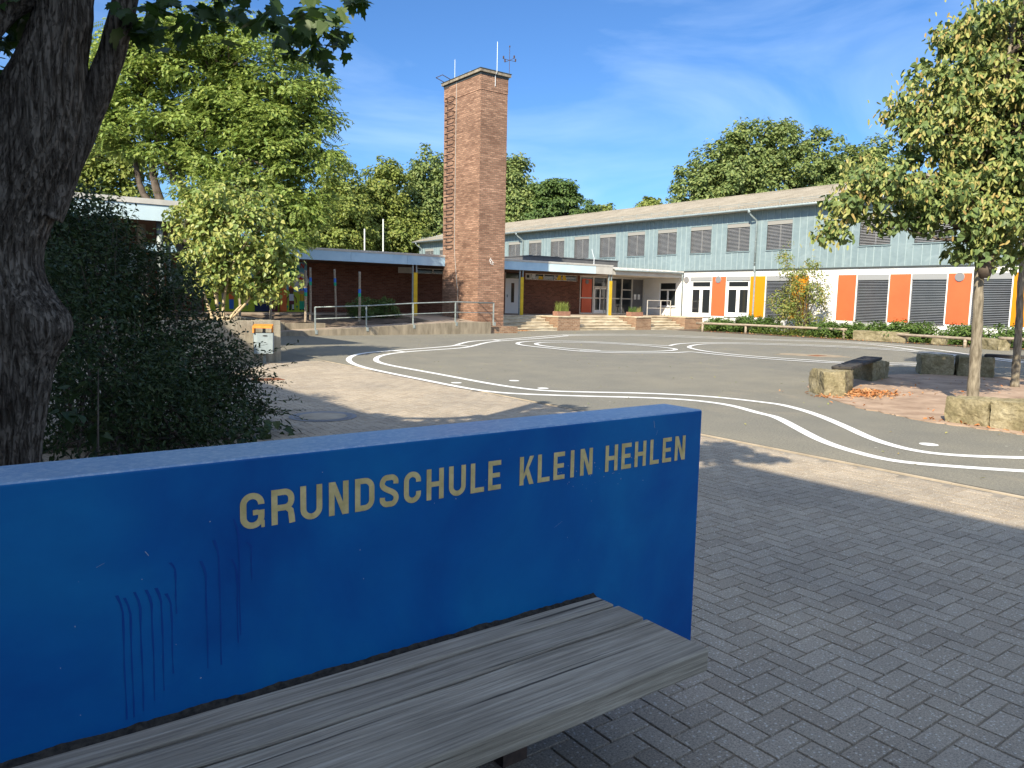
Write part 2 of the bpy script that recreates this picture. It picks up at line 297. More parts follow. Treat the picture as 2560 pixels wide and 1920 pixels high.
    M['lf_linden'] = leafmat('linden_leaves', [(0.075, 0.12, 0.04), (0.12, 0.175, 0.055), (0.20, 0.25, 0.085)], (0.28, 0.36, 0.07), 0.22, 0.5, 0.3)
    M['lf_bract'] = leafmat('linden_bracts', [(0.19, 0.245, 0.07), (0.26, 0.30, 0.085), (0.34, 0.35, 0.11), (0.40, 0.37, 0.13), (0.40, 0.28, 0.10)], (0.46, 0.46, 0.13), 0.3)
    M['lf_bush'] = leafmat('bush_leaves', [(0.05, 0.095, 0.025), (0.085, 0.145, 0.035), (0.14, 0.20, 0.05)], (0.2, 0.34, 0.05), 0.22, 0.6, 0.15)
    M['lf_forsy'] = leafmat('shrub_leaves', [(0.11, 0.17, 0.04), (0.17, 0.22, 0.055), (0.24, 0.26, 0.07), (0.33, 0.25, 0.08)], (0.36, 0.40, 0.08), 0.3)
    M['lf_ivy'] = leafmat('ivy_leaves', [(0.06, 0.10, 0.02), (0.11, 0.15, 0.03), (0.18, 0.19, 0.035)], (0.3, 0.36, 0.05), 0.2)
    M['lf_dry'] = leafmat('dry_leaves', [(0.36, 0.13, 0.045), (0.46, 0.19, 0.07), (0.52, 0.30, 0.15), (0.30, 0.17, 0.09)], (0.5, 0.25, 0.08), 0.15, 0.8, 0.15)
    # colours for painted things
    for k, c in dict(m_sky=(0.16, 0.40, 0.56), m_grass=(0.38, 0.46, 0.035), m_white=(0.55, 0.56, 0.58), m_red=(0.50, 0.06, 0.04), m_black=(0.02, 0.018, 0.02),
                     m_brown=(0.13, 0.055, 0.03), m_blue=(0.03, 0.13, 0.46), m_yellow=(0.62, 0.40, 0.03), m_green=(0.03, 0.22, 0.10), m_navy=(0.015, 0.025, 0.07),
                     m_maroon=(0.12, 0.03, 0.03), m_orange=(0.60, 0.14, 0.035), m_skin=(0.45, 0.24, 0.12), m_teal=(0.02, 0.30, 0.16)).items():
        M[k] = pmat(k[2:] + '_mural_paint', c, tuple(min(1, x * 1.15) for x in c), 3, 0.75)
    M['binmetal'] = pmat('litter_bin_zinc', (0.22, 0.265, 0.275), (0.29, 0.335, 0.345), 5, 0.5, 0.05, 60)
    M['binhood'] = pmat('orange_hood', (0.62, 0.21, 0.03), (0.72, 0.27, 0.05), 12, 0.55)
    M['iron'] = pmat('rusty_iron', (0.045, 0.032, 0.026), (0.10, 0.06, 0.045), 20, 0.8)
    M['rust'] = pmat('rusted_steel', (0.16, 0.06, 0.03), (0.24, 0.10, 0.05), 10, 0.85)
    M['cable'] = pmat('grey_cable', (0.36, 0.35, 0.33), None, 1, 0.6)
    M['alurod'] = pmat('bright_rod', (0.70, 0.74, 0.78), None, 1, 0.4)
    M['terracotta'] = pmat('terracotta_box', (0.20, 0.10, 0.07), (0.29, 0.155, 0.105), 6, 0.85)
    M['terrace'] = pmat('terrace_paving', (0.26, 0.20, 0.15), (0.38, 0.31, 0.24), 2, 0.9)
    M['darkwood'] = pmat('dark_plank', (0.02, 0.019, 0.018), (0.06, 0.055, 0.05), 3, 0.9, 0.3, 30)
    M['doorwhite'] = pmat('white_door', (0.60, 0.61, 0.62), None, 1, 0.5)
    M['flagpole'] = pmat('pale_pole', (0.6, 0.62, 0.6), None, 1, 0.5)
make_materials()

# ------------------------------------------------------------------ builders
class MB:
    def __init__(s): s.v = []; s.f = []; s.mi = []; s.mats = []
    def mat(s, m):
        if m not in s.mats: s.mats.append(m)
        return s.mats.index(m)
    def face(s, pts, m=None):
        i = len(s.v); s.v += [tuple(p) for p in pts]; s.f.append(tuple(range(i, i + len(pts)))); s.mi.append(s.mat(m) if m else 0)
    def box(s, x0, x1, y0, y1, z0, z1, m=None, rz=0, c=None):
        P = [(x, y, z) for z in (z0, z1) for x, y in ((x0, y0), (x1, y0), (x1, y1), (x0, y1))]
        if rz:
            cx, cy = c or ((x0 + x1) / 2, (y0 + y1) / 2); a, b = math.cos(rz), math.sin(rz)
            P = [(cx + (x - cx) * a - (y - cy) * b, cy + (x - cx) * b + (y - cy) * a, z) for x, y, z in P]
        i = len(s.v); s.v += P; k = s.mat(m) if m else 0
        for q in ((0, 3, 2, 1), (4, 5, 6, 7), (0, 1, 5, 4), (1, 2, 6, 5), (2, 3, 7, 6), (3, 0, 4, 7)):
            s.f.append(tuple(i + a for a in q)); s.mi.append(k)
        return s
    def hexa(s, P, m=None):
        i = len(s.v); s.v += [tuple(p) for p in P]; k = s.mat(m) if m else 0
        for q in ((0, 3, 2, 1), (4, 5, 6, 7), (0, 1, 5, 4), (1, 2, 6, 5), (2, 3, 7, 6), (3, 0, 4, 7)):
            s.f.append(tuple(i + a for a in q)); s.mi.append(k)
        return s
    def prism(s, poly, z0, z1, m=None):
        n = len(poly); i = len(s.v); k = s.mat(m) if m else 0
        s.v += [(x, y, z0) for x, y in poly] + [(x, y, z1) for x, y in poly]
        s.f.append(tuple(i + a for a in reversed(range(n)))); s.f.append(tuple(i + n + a for a in range(n))); s.mi += [k, k]
        for a in range(n):
            b = (a + 1) % n; s.f.append((i + a, i + b, i + n + b, i + n + a)); s.mi.append(k)
        return s
    def tube(s, pts, r, n=8, m=None, caps=True):
        pts = [Vector(p) for p in pts]; k = s.mat(m) if m else 0
        rs = r if isinstance(r, (list, tuple)) else [r] * len(pts)
        i0 = len(s.v); prev = None
        for j, p in enumerate(pts):
            d = (pts[min(j + 1, len(pts) - 1)] - pts[max(j - 1, 0)]).normalized()
            if prev is None:
                a = d.cross(Vector((0, 0, 1)));
                if a.length < 1e-3: a = Vector((1, 0, 0))
                a.normalize()
            else:
                a = (prev - d * prev.dot(d)).normalized()
            prev = a; b = d.cross(a)
            for q in range(n):
                t = 2 * math.pi * q / n; s.v.append(tuple(p + (a * math.cos(t) + b * math.sin(t)) * rs[j]))
        for j in range(len(pts) - 1):
            for q in range(n):
                A = i0 + j * n + q; B = i0 + j * n + (q + 1) % n
                s.f.append((A, B, B + n, A + n)); s.mi.append(k)
        if caps:
            s.f.append(tuple(i0 + q for q in reversed(range(n)))); s.mi.append(k)
            e = i0 + (len(pts) - 1) * n; s.f.append(tuple(e + q for q in range(n))); s.mi.append(k)
        return s
    def disc(s, c, r, axis='z', n=24, t=0.02, m=None):
        c = Vector(c); ax = {'x': Vector((1, 0, 0)), 'y': Vector((0, 1, 0)), 'z': Vector((0, 0, 1))}[axis]
        return s.tube([c - ax * t / 2, c + ax * t / 2], r, n, m)
    def build(s, name, mat=None, parent=None, smooth=False, bevel=0, seg=2):
        me = bpy.data.meshes.new(name)
        off = Vector(parent['_w']) if parent is not None and '_w' in parent else Vector((0, 0, 0))
        W = np.array(s.v, dtype=np.float64)
        me.from_pydata([tuple(Vector(v) - off) for v in s.v], [], s.f)
        for m in (s.mats if s.mats else [mat]): me.materials.append(M[m] if isinstance(m, str) else m)
        if s.mats: me.polygons.foreach_set('material_index', s.mi)
        me.update()
        uv = me.uv_layers.new(name='metric')
        nl = len(me.loops); li = np.empty(nl, np.int32); me.loops.foreach_get('vertex_index', li)
        nrm = np.empty(len(me.polygons) * 3); me.polygons.foreach_get('normal', nrm); nrm = np.abs(nrm.reshape(-1, 3))
        tot = np.empty(len(me.polygons), np.int32); me.polygons.foreach_get('loop_total', tot)
        ax = np.repeat(np.argmax(nrm, axis=1), tot); P = W[li]
        u = np.where(ax == 0, P[:, 1], P[:, 0]); v = np.where(ax == 2, P[:, 1], P[:, 2])
        uv.data.foreach_set('uv', np.stack([u, v], 1).ravel())
        if smooth: me.polygons.foreach_set('use_smooth', [True] * len(me.polygons))
        o = bpy.data.objects.new(name, me); COL.objects.link(o)
        if parent is not None: o.parent = parent; o['_w'] = parent.get('_w', (0, 0, 0))
        if bevel:
            b = o.modifiers.new('edge', 'BEVEL'); b.width = bevel; b.segments = seg; b.limit_method = 'ANGLE'; b.angle_limit = math.radians(40)
        return o

def npmesh(name, V, F, mat, parent=None, smooth=False, nper=None):
    """V (n,3) world coordinates, F (m,k) faces of one size"""
    off = np.array(parent['_w']) if parent is not None else np.zeros(3)
    me = bpy.data.meshes.new(name); V = np.asarray(V, np.float32) - off.astype(np.float32); F = np.asarray(F, np.int32)
    m, k = F.shape
    me.vertices.add(len(V)); me.vertices.foreach_set('co', V.ravel())
    me.loops.add(m * k); me.loops.foreach_set('vertex_index', F.ravel())
    me.polygons.add(m); me.polygons.foreach_set('loop_start', np.arange(0, m * k, k, dtype=np.int32))
    me.update(calc_edges=True); me.validate()
    me.materials.append(M[mat])
    me.polygons.foreach_set('use_smooth', [bool(smooth)] * m)
    o = bpy.data.objects.new(name, me); COL.objects.link(o)
    if parent is not None: o.parent = parent; o['_w'] = tuple(float(a) for a in off)
    return o

def T(name, label, cat, loc, group=None):
    o = bpy.data.objects.new(name, None); COL.objects.link(o); o.location = loc; o['_w'] = tuple(loc)
    o.empty_display_size = 0.2; o['label'] = label; o['category'] = cat
    if group: o['group'] = group
    return o
def tag(o, label, cat, group=None):
    o['label'] = label; o['category'] = cat
    if group: o['group'] = group
    return o
def structure(o): o['kind'] = 'structure'; return o
def stuff(o): o['kind'] = 'stuff'; return o

# ------------------------------------------------------------------ leaves
def norm(a): return a / np.maximum(np.linalg.norm(a, axis=1, keepdims=True), 1e-9)
RHOMB = (np.array([(0, 0, 0), (.32, .45, .07), (0, 1, -.10), (-.32, .45, .07)]), [(0, 1, 2, 3)])
ELL = (np.array([(0, 0, 0), (.2, .3, .05), (.17, .7, .03), (0, 1, -.08), (-.17, .7, .03), (-.2, .3, .05)]), [(0, 1, 2, 3), (0, 3, 4, 5)])
HEART = (np.array([(0, 0, 0), (.42, .12, .08), (.34, .6, .03), (0, 1.05, -.22), (-.34, .6, .03), (-.42, .12, .08)]), [(0, 1, 2, 3), (0, 3, 4, 5)])
BRACT = (np.array([(0, 0, 0), (.19, .25, .02), (.16, .8, -.12), (0, 1, -.2), (-.16, .8, -.12), (-.19, .25, .02)]), [(0, 1, 2, 3), (0, 3, 4, 5)])
def frond(n=7):
    v = []; f = []
    for i in range(n):
        t = (i + .6) / n; y = t; z = -.22 * t * t; L = .30 * (1 - .55 * abs(t - .45))
        for sg in (1, -1):
            b = len(v); v += [(0, y, z), (sg * L * .45, y + .06, z - .01), (sg * L, y + .08, z - .10), (sg * L * .5, y - .055, z - .015)]; f.append((b, b + 1, b + 2, b + 3))
    return np.array(v), f
FROND = frond()
def maple_leaf():
    pts = [(0, 0), (.10, -.02), (.26, -.06), (.30, .06), (.42, .10), (.36, .22), (.52, .40), (.38, .42), (.36, .54), (.22, .46), (.17, .56), (.20, .74), (.10, .74), (0, 1.0)]
    P = pts + [(-x, y) for x, y in reversed(pts[1:-1])]
    v = np.array([(x, y, -.10 * (abs(x) * 1.6) ** 2 - .12 * y * y) for x, y in P]); return v, [tuple(range(len(P)))]
MAPLE = maple_leaf()

def leaves(name, pos, nrm, tip, size, proto, mat, parent):
    V0, F0 = proto; n = len(pos); k = len(V0)
    nrm = norm(nrm); tip = norm(tip - nrm * np.sum(tip * nrm, 1, keepdims=True)); side = np.cross(tip, nrm)
    V = (pos[:, None, :] + size[:, None, None] * (V0[None, :, 0, None] * side[:, None, :] + V0[None, :, 1, None] * tip[:, None, :] + V0[None, :, 2, None] * nrm[:, None, :])).reshape(-1, 3)
    F = np.array(F0); F = (F[None] + (np.arange(n) * k)[:, None, None]).reshape(-1, F.shape[1])
    return npmesh(name, V, F, mat, parent)

def subclusters(blobs, density, rng, spread=1.0, inner=0.45):
    C = []; O = []
    for b in blobs:
        x, y, z, rx, rz = b[:5]
        n = max(3, int(density * (rx * rx * rz) ** (2 / 3)))
        d = norm(rng.normal(size=(n, 3))); r = rng.random(n) ** (1 / 2.4) * (1 - .0) ; r = np.maximum(r, inner * rng.random(n))
        C.append(np.array([x, y, z]) + d * (r * spread)[:, None] * np.array([rx, rx, rz])); O.append(d)
    return np.concatenate(C), np.concatenate(O)

def crown(name, blobs, parent, mat, proto, size, density, per, rc, seed=1, up_=0.55, droop=0.4, flat=0.75, sz=0.25, rnd=0.6, spread=1.0):
    r = np.random.default_rng(seed)
    C, O = subclusters(blobs, density, r, spread)
    k = len(C); per_ = np.maximum(2, (per * (0.5 + r.random(k))).astype(int)); idx = np.repeat(np.arange(k), per_); n = len(idx)
    rcs = rc * (0.6 + .8 * r.random(k))
    off = norm(r.normal(size=(n, 3))) * (r.random(n) ** .45)[:, None]
    pos = C[idx] + off * rcs[idx][:, None] * np.array([1, 1, flat])
    nr = .55 * off + .35 * O[idx] + np.array([0, 0, up_]) + rnd * r.normal(size=(n, 3)) * .6
    tp = .6 * off + .5 * O[idx] + np.array([0, 0, -droop]) + .6 * r.normal(size=(n, 3))
    leaves(name, pos, nr, tp, size * (1 - sz + 2 * sz * r.random(n)), proto, mat, parent)
    return C

def limbs(C, stems, n, r0, seed, mb, sag=0.15):
    """thin limbs from the nearest stem points out to cluster centres"""
    r = np.random.default_rng(seed); S_ = np.array(stems)
    for i in r.choice(len(C), min(n, len(C)), replace=False):
        c = C[i]; d = np.linalg.norm(S_ - c, axis=1) + 1.3 * np.maximum(0, S_[:, 2] - c[2] + .2); s = S_[np.argmin(d)]
        L = np.linalg.norm(c - s); m1 = s + (c - s) * .4 + r.normal(size=3) * L * .07 + np.array([0, 0, L * .06])
        m2 = s + (c - s) * .75 + r.normal(size=3) * L * .06
        mb.tube([s, m1, m2, c], [r0, r0 * .7, r0 * .45, r0 * .2], 5, caps=False)

def interp(pts, n):
    P = np.array(pts, float); t = np.linspace(0, len(P) - 1, n); out = []
    for a in t:
        i = min(int(a), len(P) - 2); f = a - i
        p0 = P[max(i - 1, 0)]; p1 = P[i]; p2 = P[i + 1]; p3 = P[min(i + 2, len(P) - 1)]
        out.append(.5 * (2 * p1 + (p2 - p0) * f + (2 * p0 - 5 * p1 + 4 * p2 - p3) * f * f + (3 * p1 - p0 - 3 * p2 + p3) * f ** 3))
    return np.array(out)
# ------------------------------------------------------------------ measured plan data (metres)
TRACKS=[
[(8.55,2.54),(8.27,2.83),(7.73,3.49),(7.61,3.79),(7.67,4.07),(7.78,4.40),(7.99,4.77),(8.25,5.10),(8.61,5.53),(8.96,5.94),(9.24,6.32),(8.78,5.88),(9.21,6.49),(9.52,7.07),(9.61,7.51),(9.51,8.03),(9.22,8.41),(8.86,8.74),(8.46,9.02),(7.81,9.59),(7.31,10.09),(7.15,10.62),(7.12,11.39),(7.13,12.31),(7.15,13.70),(7.17,14.69),(7.27,15.75),(7.56,16.77),(7.80,17.37),(8.23,18.19),(8.79,18.93),(9.44,19.44),(10.32,19.79),(11.84,20.45),(13.15,21.07),(12.75,20.94),(13.47,21.41),(14.58,22.65),(15.58,23.45),(16.58,23.72),(17.79,24.27),(19.27,24.89),(21.13,25.86),(22.50,26.45),(24.22,26.65),(25.93,26.39),(27.59,25.34),(28.30,23.47),(29.05,21.77),(30.02,20.34),(30.82,19.71),(31.84,18.39),(31.75,16.53),(30.48,14.28),(28.96,12.51),(28.00,11.44),(27.18,10.50),(25.91,9.15)],
[(9.42,2.81),(9.03,3.10),(8.71,3.34),(8.47,3.59),(8.35,3.84),(8.43,4.14),(8.58,4.42),(8.78,4.70),(9.16,5.12),(9.56,5.60),(9.96,6.12),(10.23,6.59),(10.40,7.01),(10.26,6.70),(10.35,7.12),(10.32,7.67),(10.15,8.15),(9.89,8.57),(9.42,9.06),(8.86,9.45),(8.23,9.89),(8.02,10.32),(7.92,10.94),(7.89,11.72),(7.96,13.07),(7.96,14.47),(7.96,15.60),(8.11,16.39),(8.34,16.99),(8.74,17.69),(9.27,18.42),(10.25,19.15),(11.34,19.58),(12.83,20.04),(12.59,20.08),(13.46,20.55),(14.45,21.50),(15.48,22.51),(16.45,23.08),(17.79,23.61),(19.20,24.13),(20.56,24.81),(21.62,25.49),(22.54,25.80),(23.95,25.67),(25.07,25.51),(26.52,24.35),(27.23,22.58),(28.13,21.09),(30.04,19.21),(30.86,18.28),(31.05,17.47),(30.50,15.88),(29.18,14.41),(28.17,13.22)],
[(13.43,21.26),(13.58,20.62)],
[(16.56,23.73),(16.49,23.13)],
[(22.10,26.26),(21.99,25.58)],
[(10.23,19.86),(10.32,19.18)],
[(16.41,17.56),(16.12,18.19),(15.97,19.26),(16.15,20.34),(16.47,21.06),(17.18,21.70),(17.85,21.83),(18.89,21.33),(18.98,21.43),(19.57,20.42),(20.00,19.31),(19.90,18.02),(19.65,17.34),(19.40,17.01),(18.84,16.71),(18.09,16.59),(17.29,16.69),(16.43,17.13),(15.73,17.75)],
[(20.83,18.63),(20.59,18.88),(20.42,19.72),(20.00,20.87),(19.50,22.02),(18.42,22.53),(17.45,22.53),(16.58,22.06),(15.98,21.44),(15.58,20.64),(15.50,19.73),(15.60,18.57),(15.39,17.37),(16.01,16.70),(16.78,16.19),(17.84,15.94),(18.59,15.99),(19.10,16.18),(18.77,15.15),(18.71,13.99),(18.75,12.99),(19.01,12.12),(19.31,11.40),(19.77,10.80),(20.36,10.28),(21.00,9.88),(21.87,9.41)],
[(20.83,18.63),(21.79,19.24),(22.70,19.54),(23.70,19.64),(24.72,19.48),(25.84,18.87),(26.69,18.07),(27.19,17.38),(28.06,16.19),(28.21,14.67),(28.30,13.28),(27.46,12.18),(26.63,10.93),(25.18,8.89)],
[(22.58,9.72),(21.68,10.20),(21.01,10.62),(19.79,11.30),(19.76,11.67),(19.57,12.48),(19.26,13.69),(19.32,14.82),(19.58,16.01),(20.27,17.13),(20.81,17.77),(21.78,18.44),(22.78,18.87),(23.82,19.01),(25.12,18.35),(26.45,16.90),(27.24,15.71),(27.48,14.29),(27.45,13.37),(27.04,11.99),(26.19,10.75)],
]
BLOBS={
'ailanthus':[(10.04,49.34,13.88,2.96,2.96),(13.12,47.22,15.03,3.50,2.42),(15.42,45.28,13.22,2.96,3.23),(14.81,45.24,9.73,2.96,2.96),(16.24,43.93,7.90,2.15,3.23),(12.03,47.39,10.46,2.96,2.69),(17.07,43.84,11.66,1.48,2.42),(17.85,43.01,9.81,1.08,0.81),(8.60,50.03,11.18,2.15,2.42),(8.11,50.83,14.37,1.61,2.15),(16.56,43.39,5.77,1.35,1.61),(12.96,46.27,7.28,2.42,1.61)],
'yellow_bush':[(5.58,38.00,7.54,1.21,1.21),(6.01,37.51,6.35,1.01,1.01),(4.87,38.35,6.32,1.01,1.01),(6.54,37.26,7.37,0.81,1.01)],
'lime1':[(24.67,55.46,9.65,1.24,1.77),(24.26,55.42,7.17,2.13,2.48),(23.18,55.97,5.38,2.13,1.42)],
'lime2':[(29.14,57.30,10.65,1.52,1.71),(28.40,57.48,8.00,2.09,2.28),(29.37,56.50,6.14,2.09,1.90),(27.54,57.85,6.10,1.52,1.52)],
'oakL':[(34.15,58.80,12.12,1.41,2.02),(33.04,59.24,9.29,2.02,2.42),(34.24,58.07,7.32,2.02,2.42),(32.25,59.43,6.46,1.61,1.61)],
'oakR':[(38.77,52.81,11.56,1.57,1.76),(38.97,52.34,9.23,1.96,1.96),(37.97,52.91,8.04,1.17,1.57)],
'acacia':[(38.38,47.91,10.26,1.03,0.73),(39.42,47.15,10.28,1.17,0.92),(38.61,47.54,8.81,1.65,0.92),(39.97,46.64,9.57,0.92,0.73),(37.68,48.12,8.05,1.28,0.92),(40.06,46.41,8.41,0.92,0.44)],
'acacia2':[(45.23,50.27,9.60,1.01,0.73),(45.70,49.86,9.13,1.21,0.57)],
'limeS':[(56.20,59.90,11.25,0.98,0.69)],
'limeS2':[(63.72,60.78,12.58,1.46,0.73),(62.87,61.36,12.19,0.94,0.52)],
'oakBig':[(57.44,49.19,12.73,1.98,1.76),(59.46,47.91,14.31,2.42,2.20),(58.81,48.06,11.89,2.64,1.76),(61.84,46.37,15.90,2.64,2.42),(63.66,45.15,16.82,1.98,1.98),(62.40,45.54,12.85,3.52,2.20),(65.31,43.58,14.24,2.64,2.42),(67.32,42.28,15.60,1.76,1.98),(67.37,41.88,12.98,2.20,1.76),(56.99,49.27,10.97,1.54,0.88),(61.22,47.07,17.63,1.10,1.10),(64.43,44.74,17.93,1.10,0.88)],
'oakR2':[(72.88,41.96,15.80,2.06,1.38),(74.70,40.55,15.39,2.29,2.29),(72.39,42.00,13.51,2.29,1.83)],
'lilac':[(4.74,16.27,3.40,0.86,0.52),(4.18,16.63,3.00,0.67,0.67),(4.85,16.08,2.64,1.05,0.76),(5.37,15.64,2.18,0.67,0.52),(4.22,16.50,2.25,0.62,0.48),(5.11,15.76,1.70,0.48,0.29),(4.43,16.29,1.87,0.57,0.24),(5.59,15.45,2.00,0.33,0.24),(4.05,16.79,3.47,0.38,0.29)],
'linden':[(12.75,5.30,5.73,0.62,0.48),(12.22,5.61,5.17,0.52,0.41),(12.82,5.13,4.91,0.76,0.62),(11.92,5.76,4.61,0.55,0.38),(12.34,5.39,4.28,0.76,0.48),(11.78,5.79,4.13,0.45,0.35),(12.95,4.92,4.09,0.83,0.62),(12.48,5.20,3.60,0.76,0.48),(11.24,6.09,3.43,0.59,0.28),(10.90,6.31,3.15,0.41,0.28),(11.85,5.62,3.24,0.62,0.38),(12.11,5.37,2.83,0.55,0.35),(10.66,6.44,2.80,0.24,0.28),(12.61,5.00,2.85,0.76,0.41),(13.06,4.70,3.06,0.62,0.76),(12.42,5.08,2.40,0.55,0.17),(11.50,5.83,2.89,0.35,0.21),(13.29,4.86,5.47,0.69,0.83)],
'linden2':[(18.58,6.09,6.41,1.31,1.12),(18.02,6.62,7.23,1.03,0.84),(17.74,6.26,3.23,0.66,0.56),(18.54,5.80,4.09,1.31,1.22),(18.16,5.86,2.59,0.94,0.37)],
'forsythia':[(32.99,21.35,2.00,1.00,1.00),(32.43,21.70,1.54,0.89,0.89),(33.71,20.82,2.01,0.78,0.89),(32.85,21.57,2.88,0.78,0.67),(32.44,21.97,3.53,0.33,0.67),(33.51,21.16,3.34,0.31,0.56),(33.11,21.10,0.89,1.12,0.45)],
}

# ------------------------------------------------------------------ ground
g = MB(); g.face([(-300, -250, -0.06), (400, -250, -0.06), (400, 400, -0.06), (-300, 400, -0.06)])
structure(g.build('ground', 'earth'))
g = MB(); g.face([(7.18, -30, 0), (33.4, -30, 0), (33.4, 30.6, 0), (20, 30.6, 0), (7.18, 30.6, 0)])
g.face([(-4, 17.2, -0.004), (7.18, 17.2, -0.004), (7.18, 30.6, -0.004), (-4, 30.6, -0.004)])
structure(g.build('asphalt_yard', 'asphalt'))
g = MB(); g.face([(-6, -8, -0.0085), (7.1, -8, -0.0085), (7.1, 17.4, -0.0085), (-6, 17.4, -0.0085)])
structure(g.build('paving_bed', 'joint'))
# herringbone pavers, 20 x 10 cm, each one a chamfered block
V = []; F = []
u = 0.1003
def paver(x0, y0, x1, y1):
    if x1 > 7.12 or x0 < -1.5 or y1 > 17.4 or y0 < -1.0: return
    g_ = .0015 + .0008 * random.random(); c = .0035; dz = random.uniform(-.0009, .0009); tx, ty = random.uniform(-.0004, .0004), random.uniform(-.0004, .0004)
    x0 += g_; y0 += g_; x1 -= g_; y1 -= g_
    i = len(V)
    V.extend([(x0, y0, -.014), (x1, y0, -.014), (x1, y1, -.014), (x0, y1, -.014),
              (x0 + c, y0 + c, dz - tx - ty), (x1 - c, y0 + c, dz + tx - ty), (x1 - c, y1 - c, dz + tx + ty), (x0 + c, y1 - c, dz - tx + ty)])
    F.extend([(i + 4, i + 5, i + 6, i + 7), (i, i + 1, i + 5, i + 4), (i + 1, i + 2, i + 6, i + 5), (i + 2, i + 3, i + 7, i + 6), (i + 3, i, i + 4, i + 7)])
for i in range(-20, 80):
    for j in range(-20, 180):
        k = (i - j) % 4
        if k == 0: paver(i * u, j * u, (i + 2) * u, (j + 1) * u)
        elif k == 3: paver(i * u, j * u, (i + 1) * u, (j + 2) * u)
structure(npmesh('paving', V, F, 'paver'))
g = MB()
y = -6.0
while y < 17.3:
    L = 1.0; j = random.uniform(-.003, .003); g.box(7.13, 7.165, y + .0008, y + L - .0008, -.02, .001 + j * .3); y += L
structure(g.build('kerb_edging', 'kerb', bevel=.004))
# gravel island round the lindens
ang = [(12.52, 7.75), (12.04, 7.24), (11.22, 6.2), (10.98, 5.69), (10.84, 5.32), (10.68, 4.63), (10.72, 4.13), (10.75, 3.5), (11.2, 2.2), (12.5, 1.0), (14.5, .2), (17, .4), (19, 2), (19.9, 4.2), (19.6, 6.4), (18.8, 8.1), (17, 8.9), (15.2, 8.9), (13.6, 8.5)]
gi = [tuple(p) for p in interp([(x, y, 0) for x, y in ang] + [(ang[0][0], ang[0][1], 0)], 120)[:, :2]]
gi = [(x + random.uniform(-.05, .05), y + random.uniform(-.05, .05)) for x, y in gi]
g = MB(); g.prism(gi[:-1], -.02, .012); structure(g.build('gravel_island', 'gravel'))
# planted strip in front of the classroom block, raised bed, terrace
g = MB(); g.face([(33.5, -5, .012), (37.3, -5, .03), (37.3, 30.2, .03), (33.5, 30.2, .012)]); structure(g.build('planting_strip', 'soil'))
g = MB(); nx, ny = 40, 12
def bedz(x, f):
    e = .45 if x < 12.2 else float(np.interp(x, [7.0, 11.3, 17.7, 30], [0, .2, .5, .5])) + .01
    return e * max(0, 1 - f * 3) + (.45 + .22 * f) * min(1, f * 3)
P = [[(6.2 + (19.6 - 6.2) * i / nx, 29.75 + (33.6 - 29.75) * j / ny, bedz(6.2 + (19.6 - 6.2) * i / nx, j / ny) + .025 * math.sin(i * 1.7 + j) + random.uniform(-.012, .012)) for j in range(ny + 1)] for i in range(nx + 1)]
for i in range(nx):
    for j in range(ny): g.face([P[i][j], P[i + 1][j], P[i + 1][j + 1], P[i][j + 1]])
structure(g.build('raised_bed', 'soil', smooth=True))
g = MB(); g.box(4, 21.2, 33.5, 36, .3, .745); g.box(21.2, 37.15, 31.86, 36, .3, .742)
structure(g.build('terrace', 'terrace', bevel=.01))
g = MB(); g.box(-12, 5.95, 17.6, 32, 0, .88); structure(g.build('planter_soil', 'soil'))
# worn sandy traces and the sand round the gully
def patch(c, rx, ry, rot, z, n=26):
    o = []
    for k in range(n):
        t = 2 * math.pi * k / n; rr = 1 + random.uniform(-.25, .2); x, y = rx * rr * math.cos(t), ry * rr * math.sin(t)
        o.append((c[0] + x * math.cos(rot) - y * math.sin(rot), c[1] + x * math.sin(rot) + y * math.cos(rot), z))
    return o
g = MB(); g.face(patch((21.7, 13.5), 1.15, .65, 2.2, .003)); structure(g.build('sand_patch', 'sand'))

# painted bobby-car track
def ribbon(mb, pts, wd, z):
    n = max(8, int(sum((Vector(b) - Vector(a)).length for a, b in zip(pts, pts[1:])) / .22))
    P = interp([(x, y, 0) for x, y in pts], n); 
    # smooth a little: the trace is hand measured
    for _ in range(14 if len(pts) > 4 else 0): P[1:-1] = .25 * P[:-2] + .5 * P[1:-1] + .25 * P[2:]
    d = np.gradient(P, axis=0); d = norm(d); s = np.stack([-d[:, 1], d[:, 0], 0 * d[:, 0]], 1) * wd / 2
    Lh, Rh = P + s, P - s
    for i in range(n - 1):
        mb.face([(Rh[i][0], Rh[i][1], z), (Rh[i + 1][0], Rh[i + 1][1], z), (Lh[i + 1][0], Lh[i + 1][1], z), (Lh[i][0], Lh[i][1], z)])
g = MB()
for i, t in enumerate(TRACKS):
    # drop folded-back vertices where two measured stretches overlap
    q = [t[0]]
    for a, b in zip(t[1:], t[2:] + [None]):
        if len(q) > 1:
            d0 = Vector(q[-1]) - Vector(q[-2]); d1 = Vector(a) - Vector(q[-1])
            if d0.dot(d1) < 0 and d1.length < .8: continue
        q.append(a)
    ribbon(g, q, .135 if i < 2 else .14, .004 + .0012 * i)
structure(g.build('track_markings', 'paint'))
for x, y in ((7.42, 11.77), (8.62, 11.6), (8.34, 10.36), (8.91, 4.02)):
    g = MB(); g.face([(x + .1 * math.cos(a * math.pi / 12), y + .1 * math.sin(a * math.pi / 12), .005) for a in range(24)])
    structure(g.build('track_dot', 'paint'))

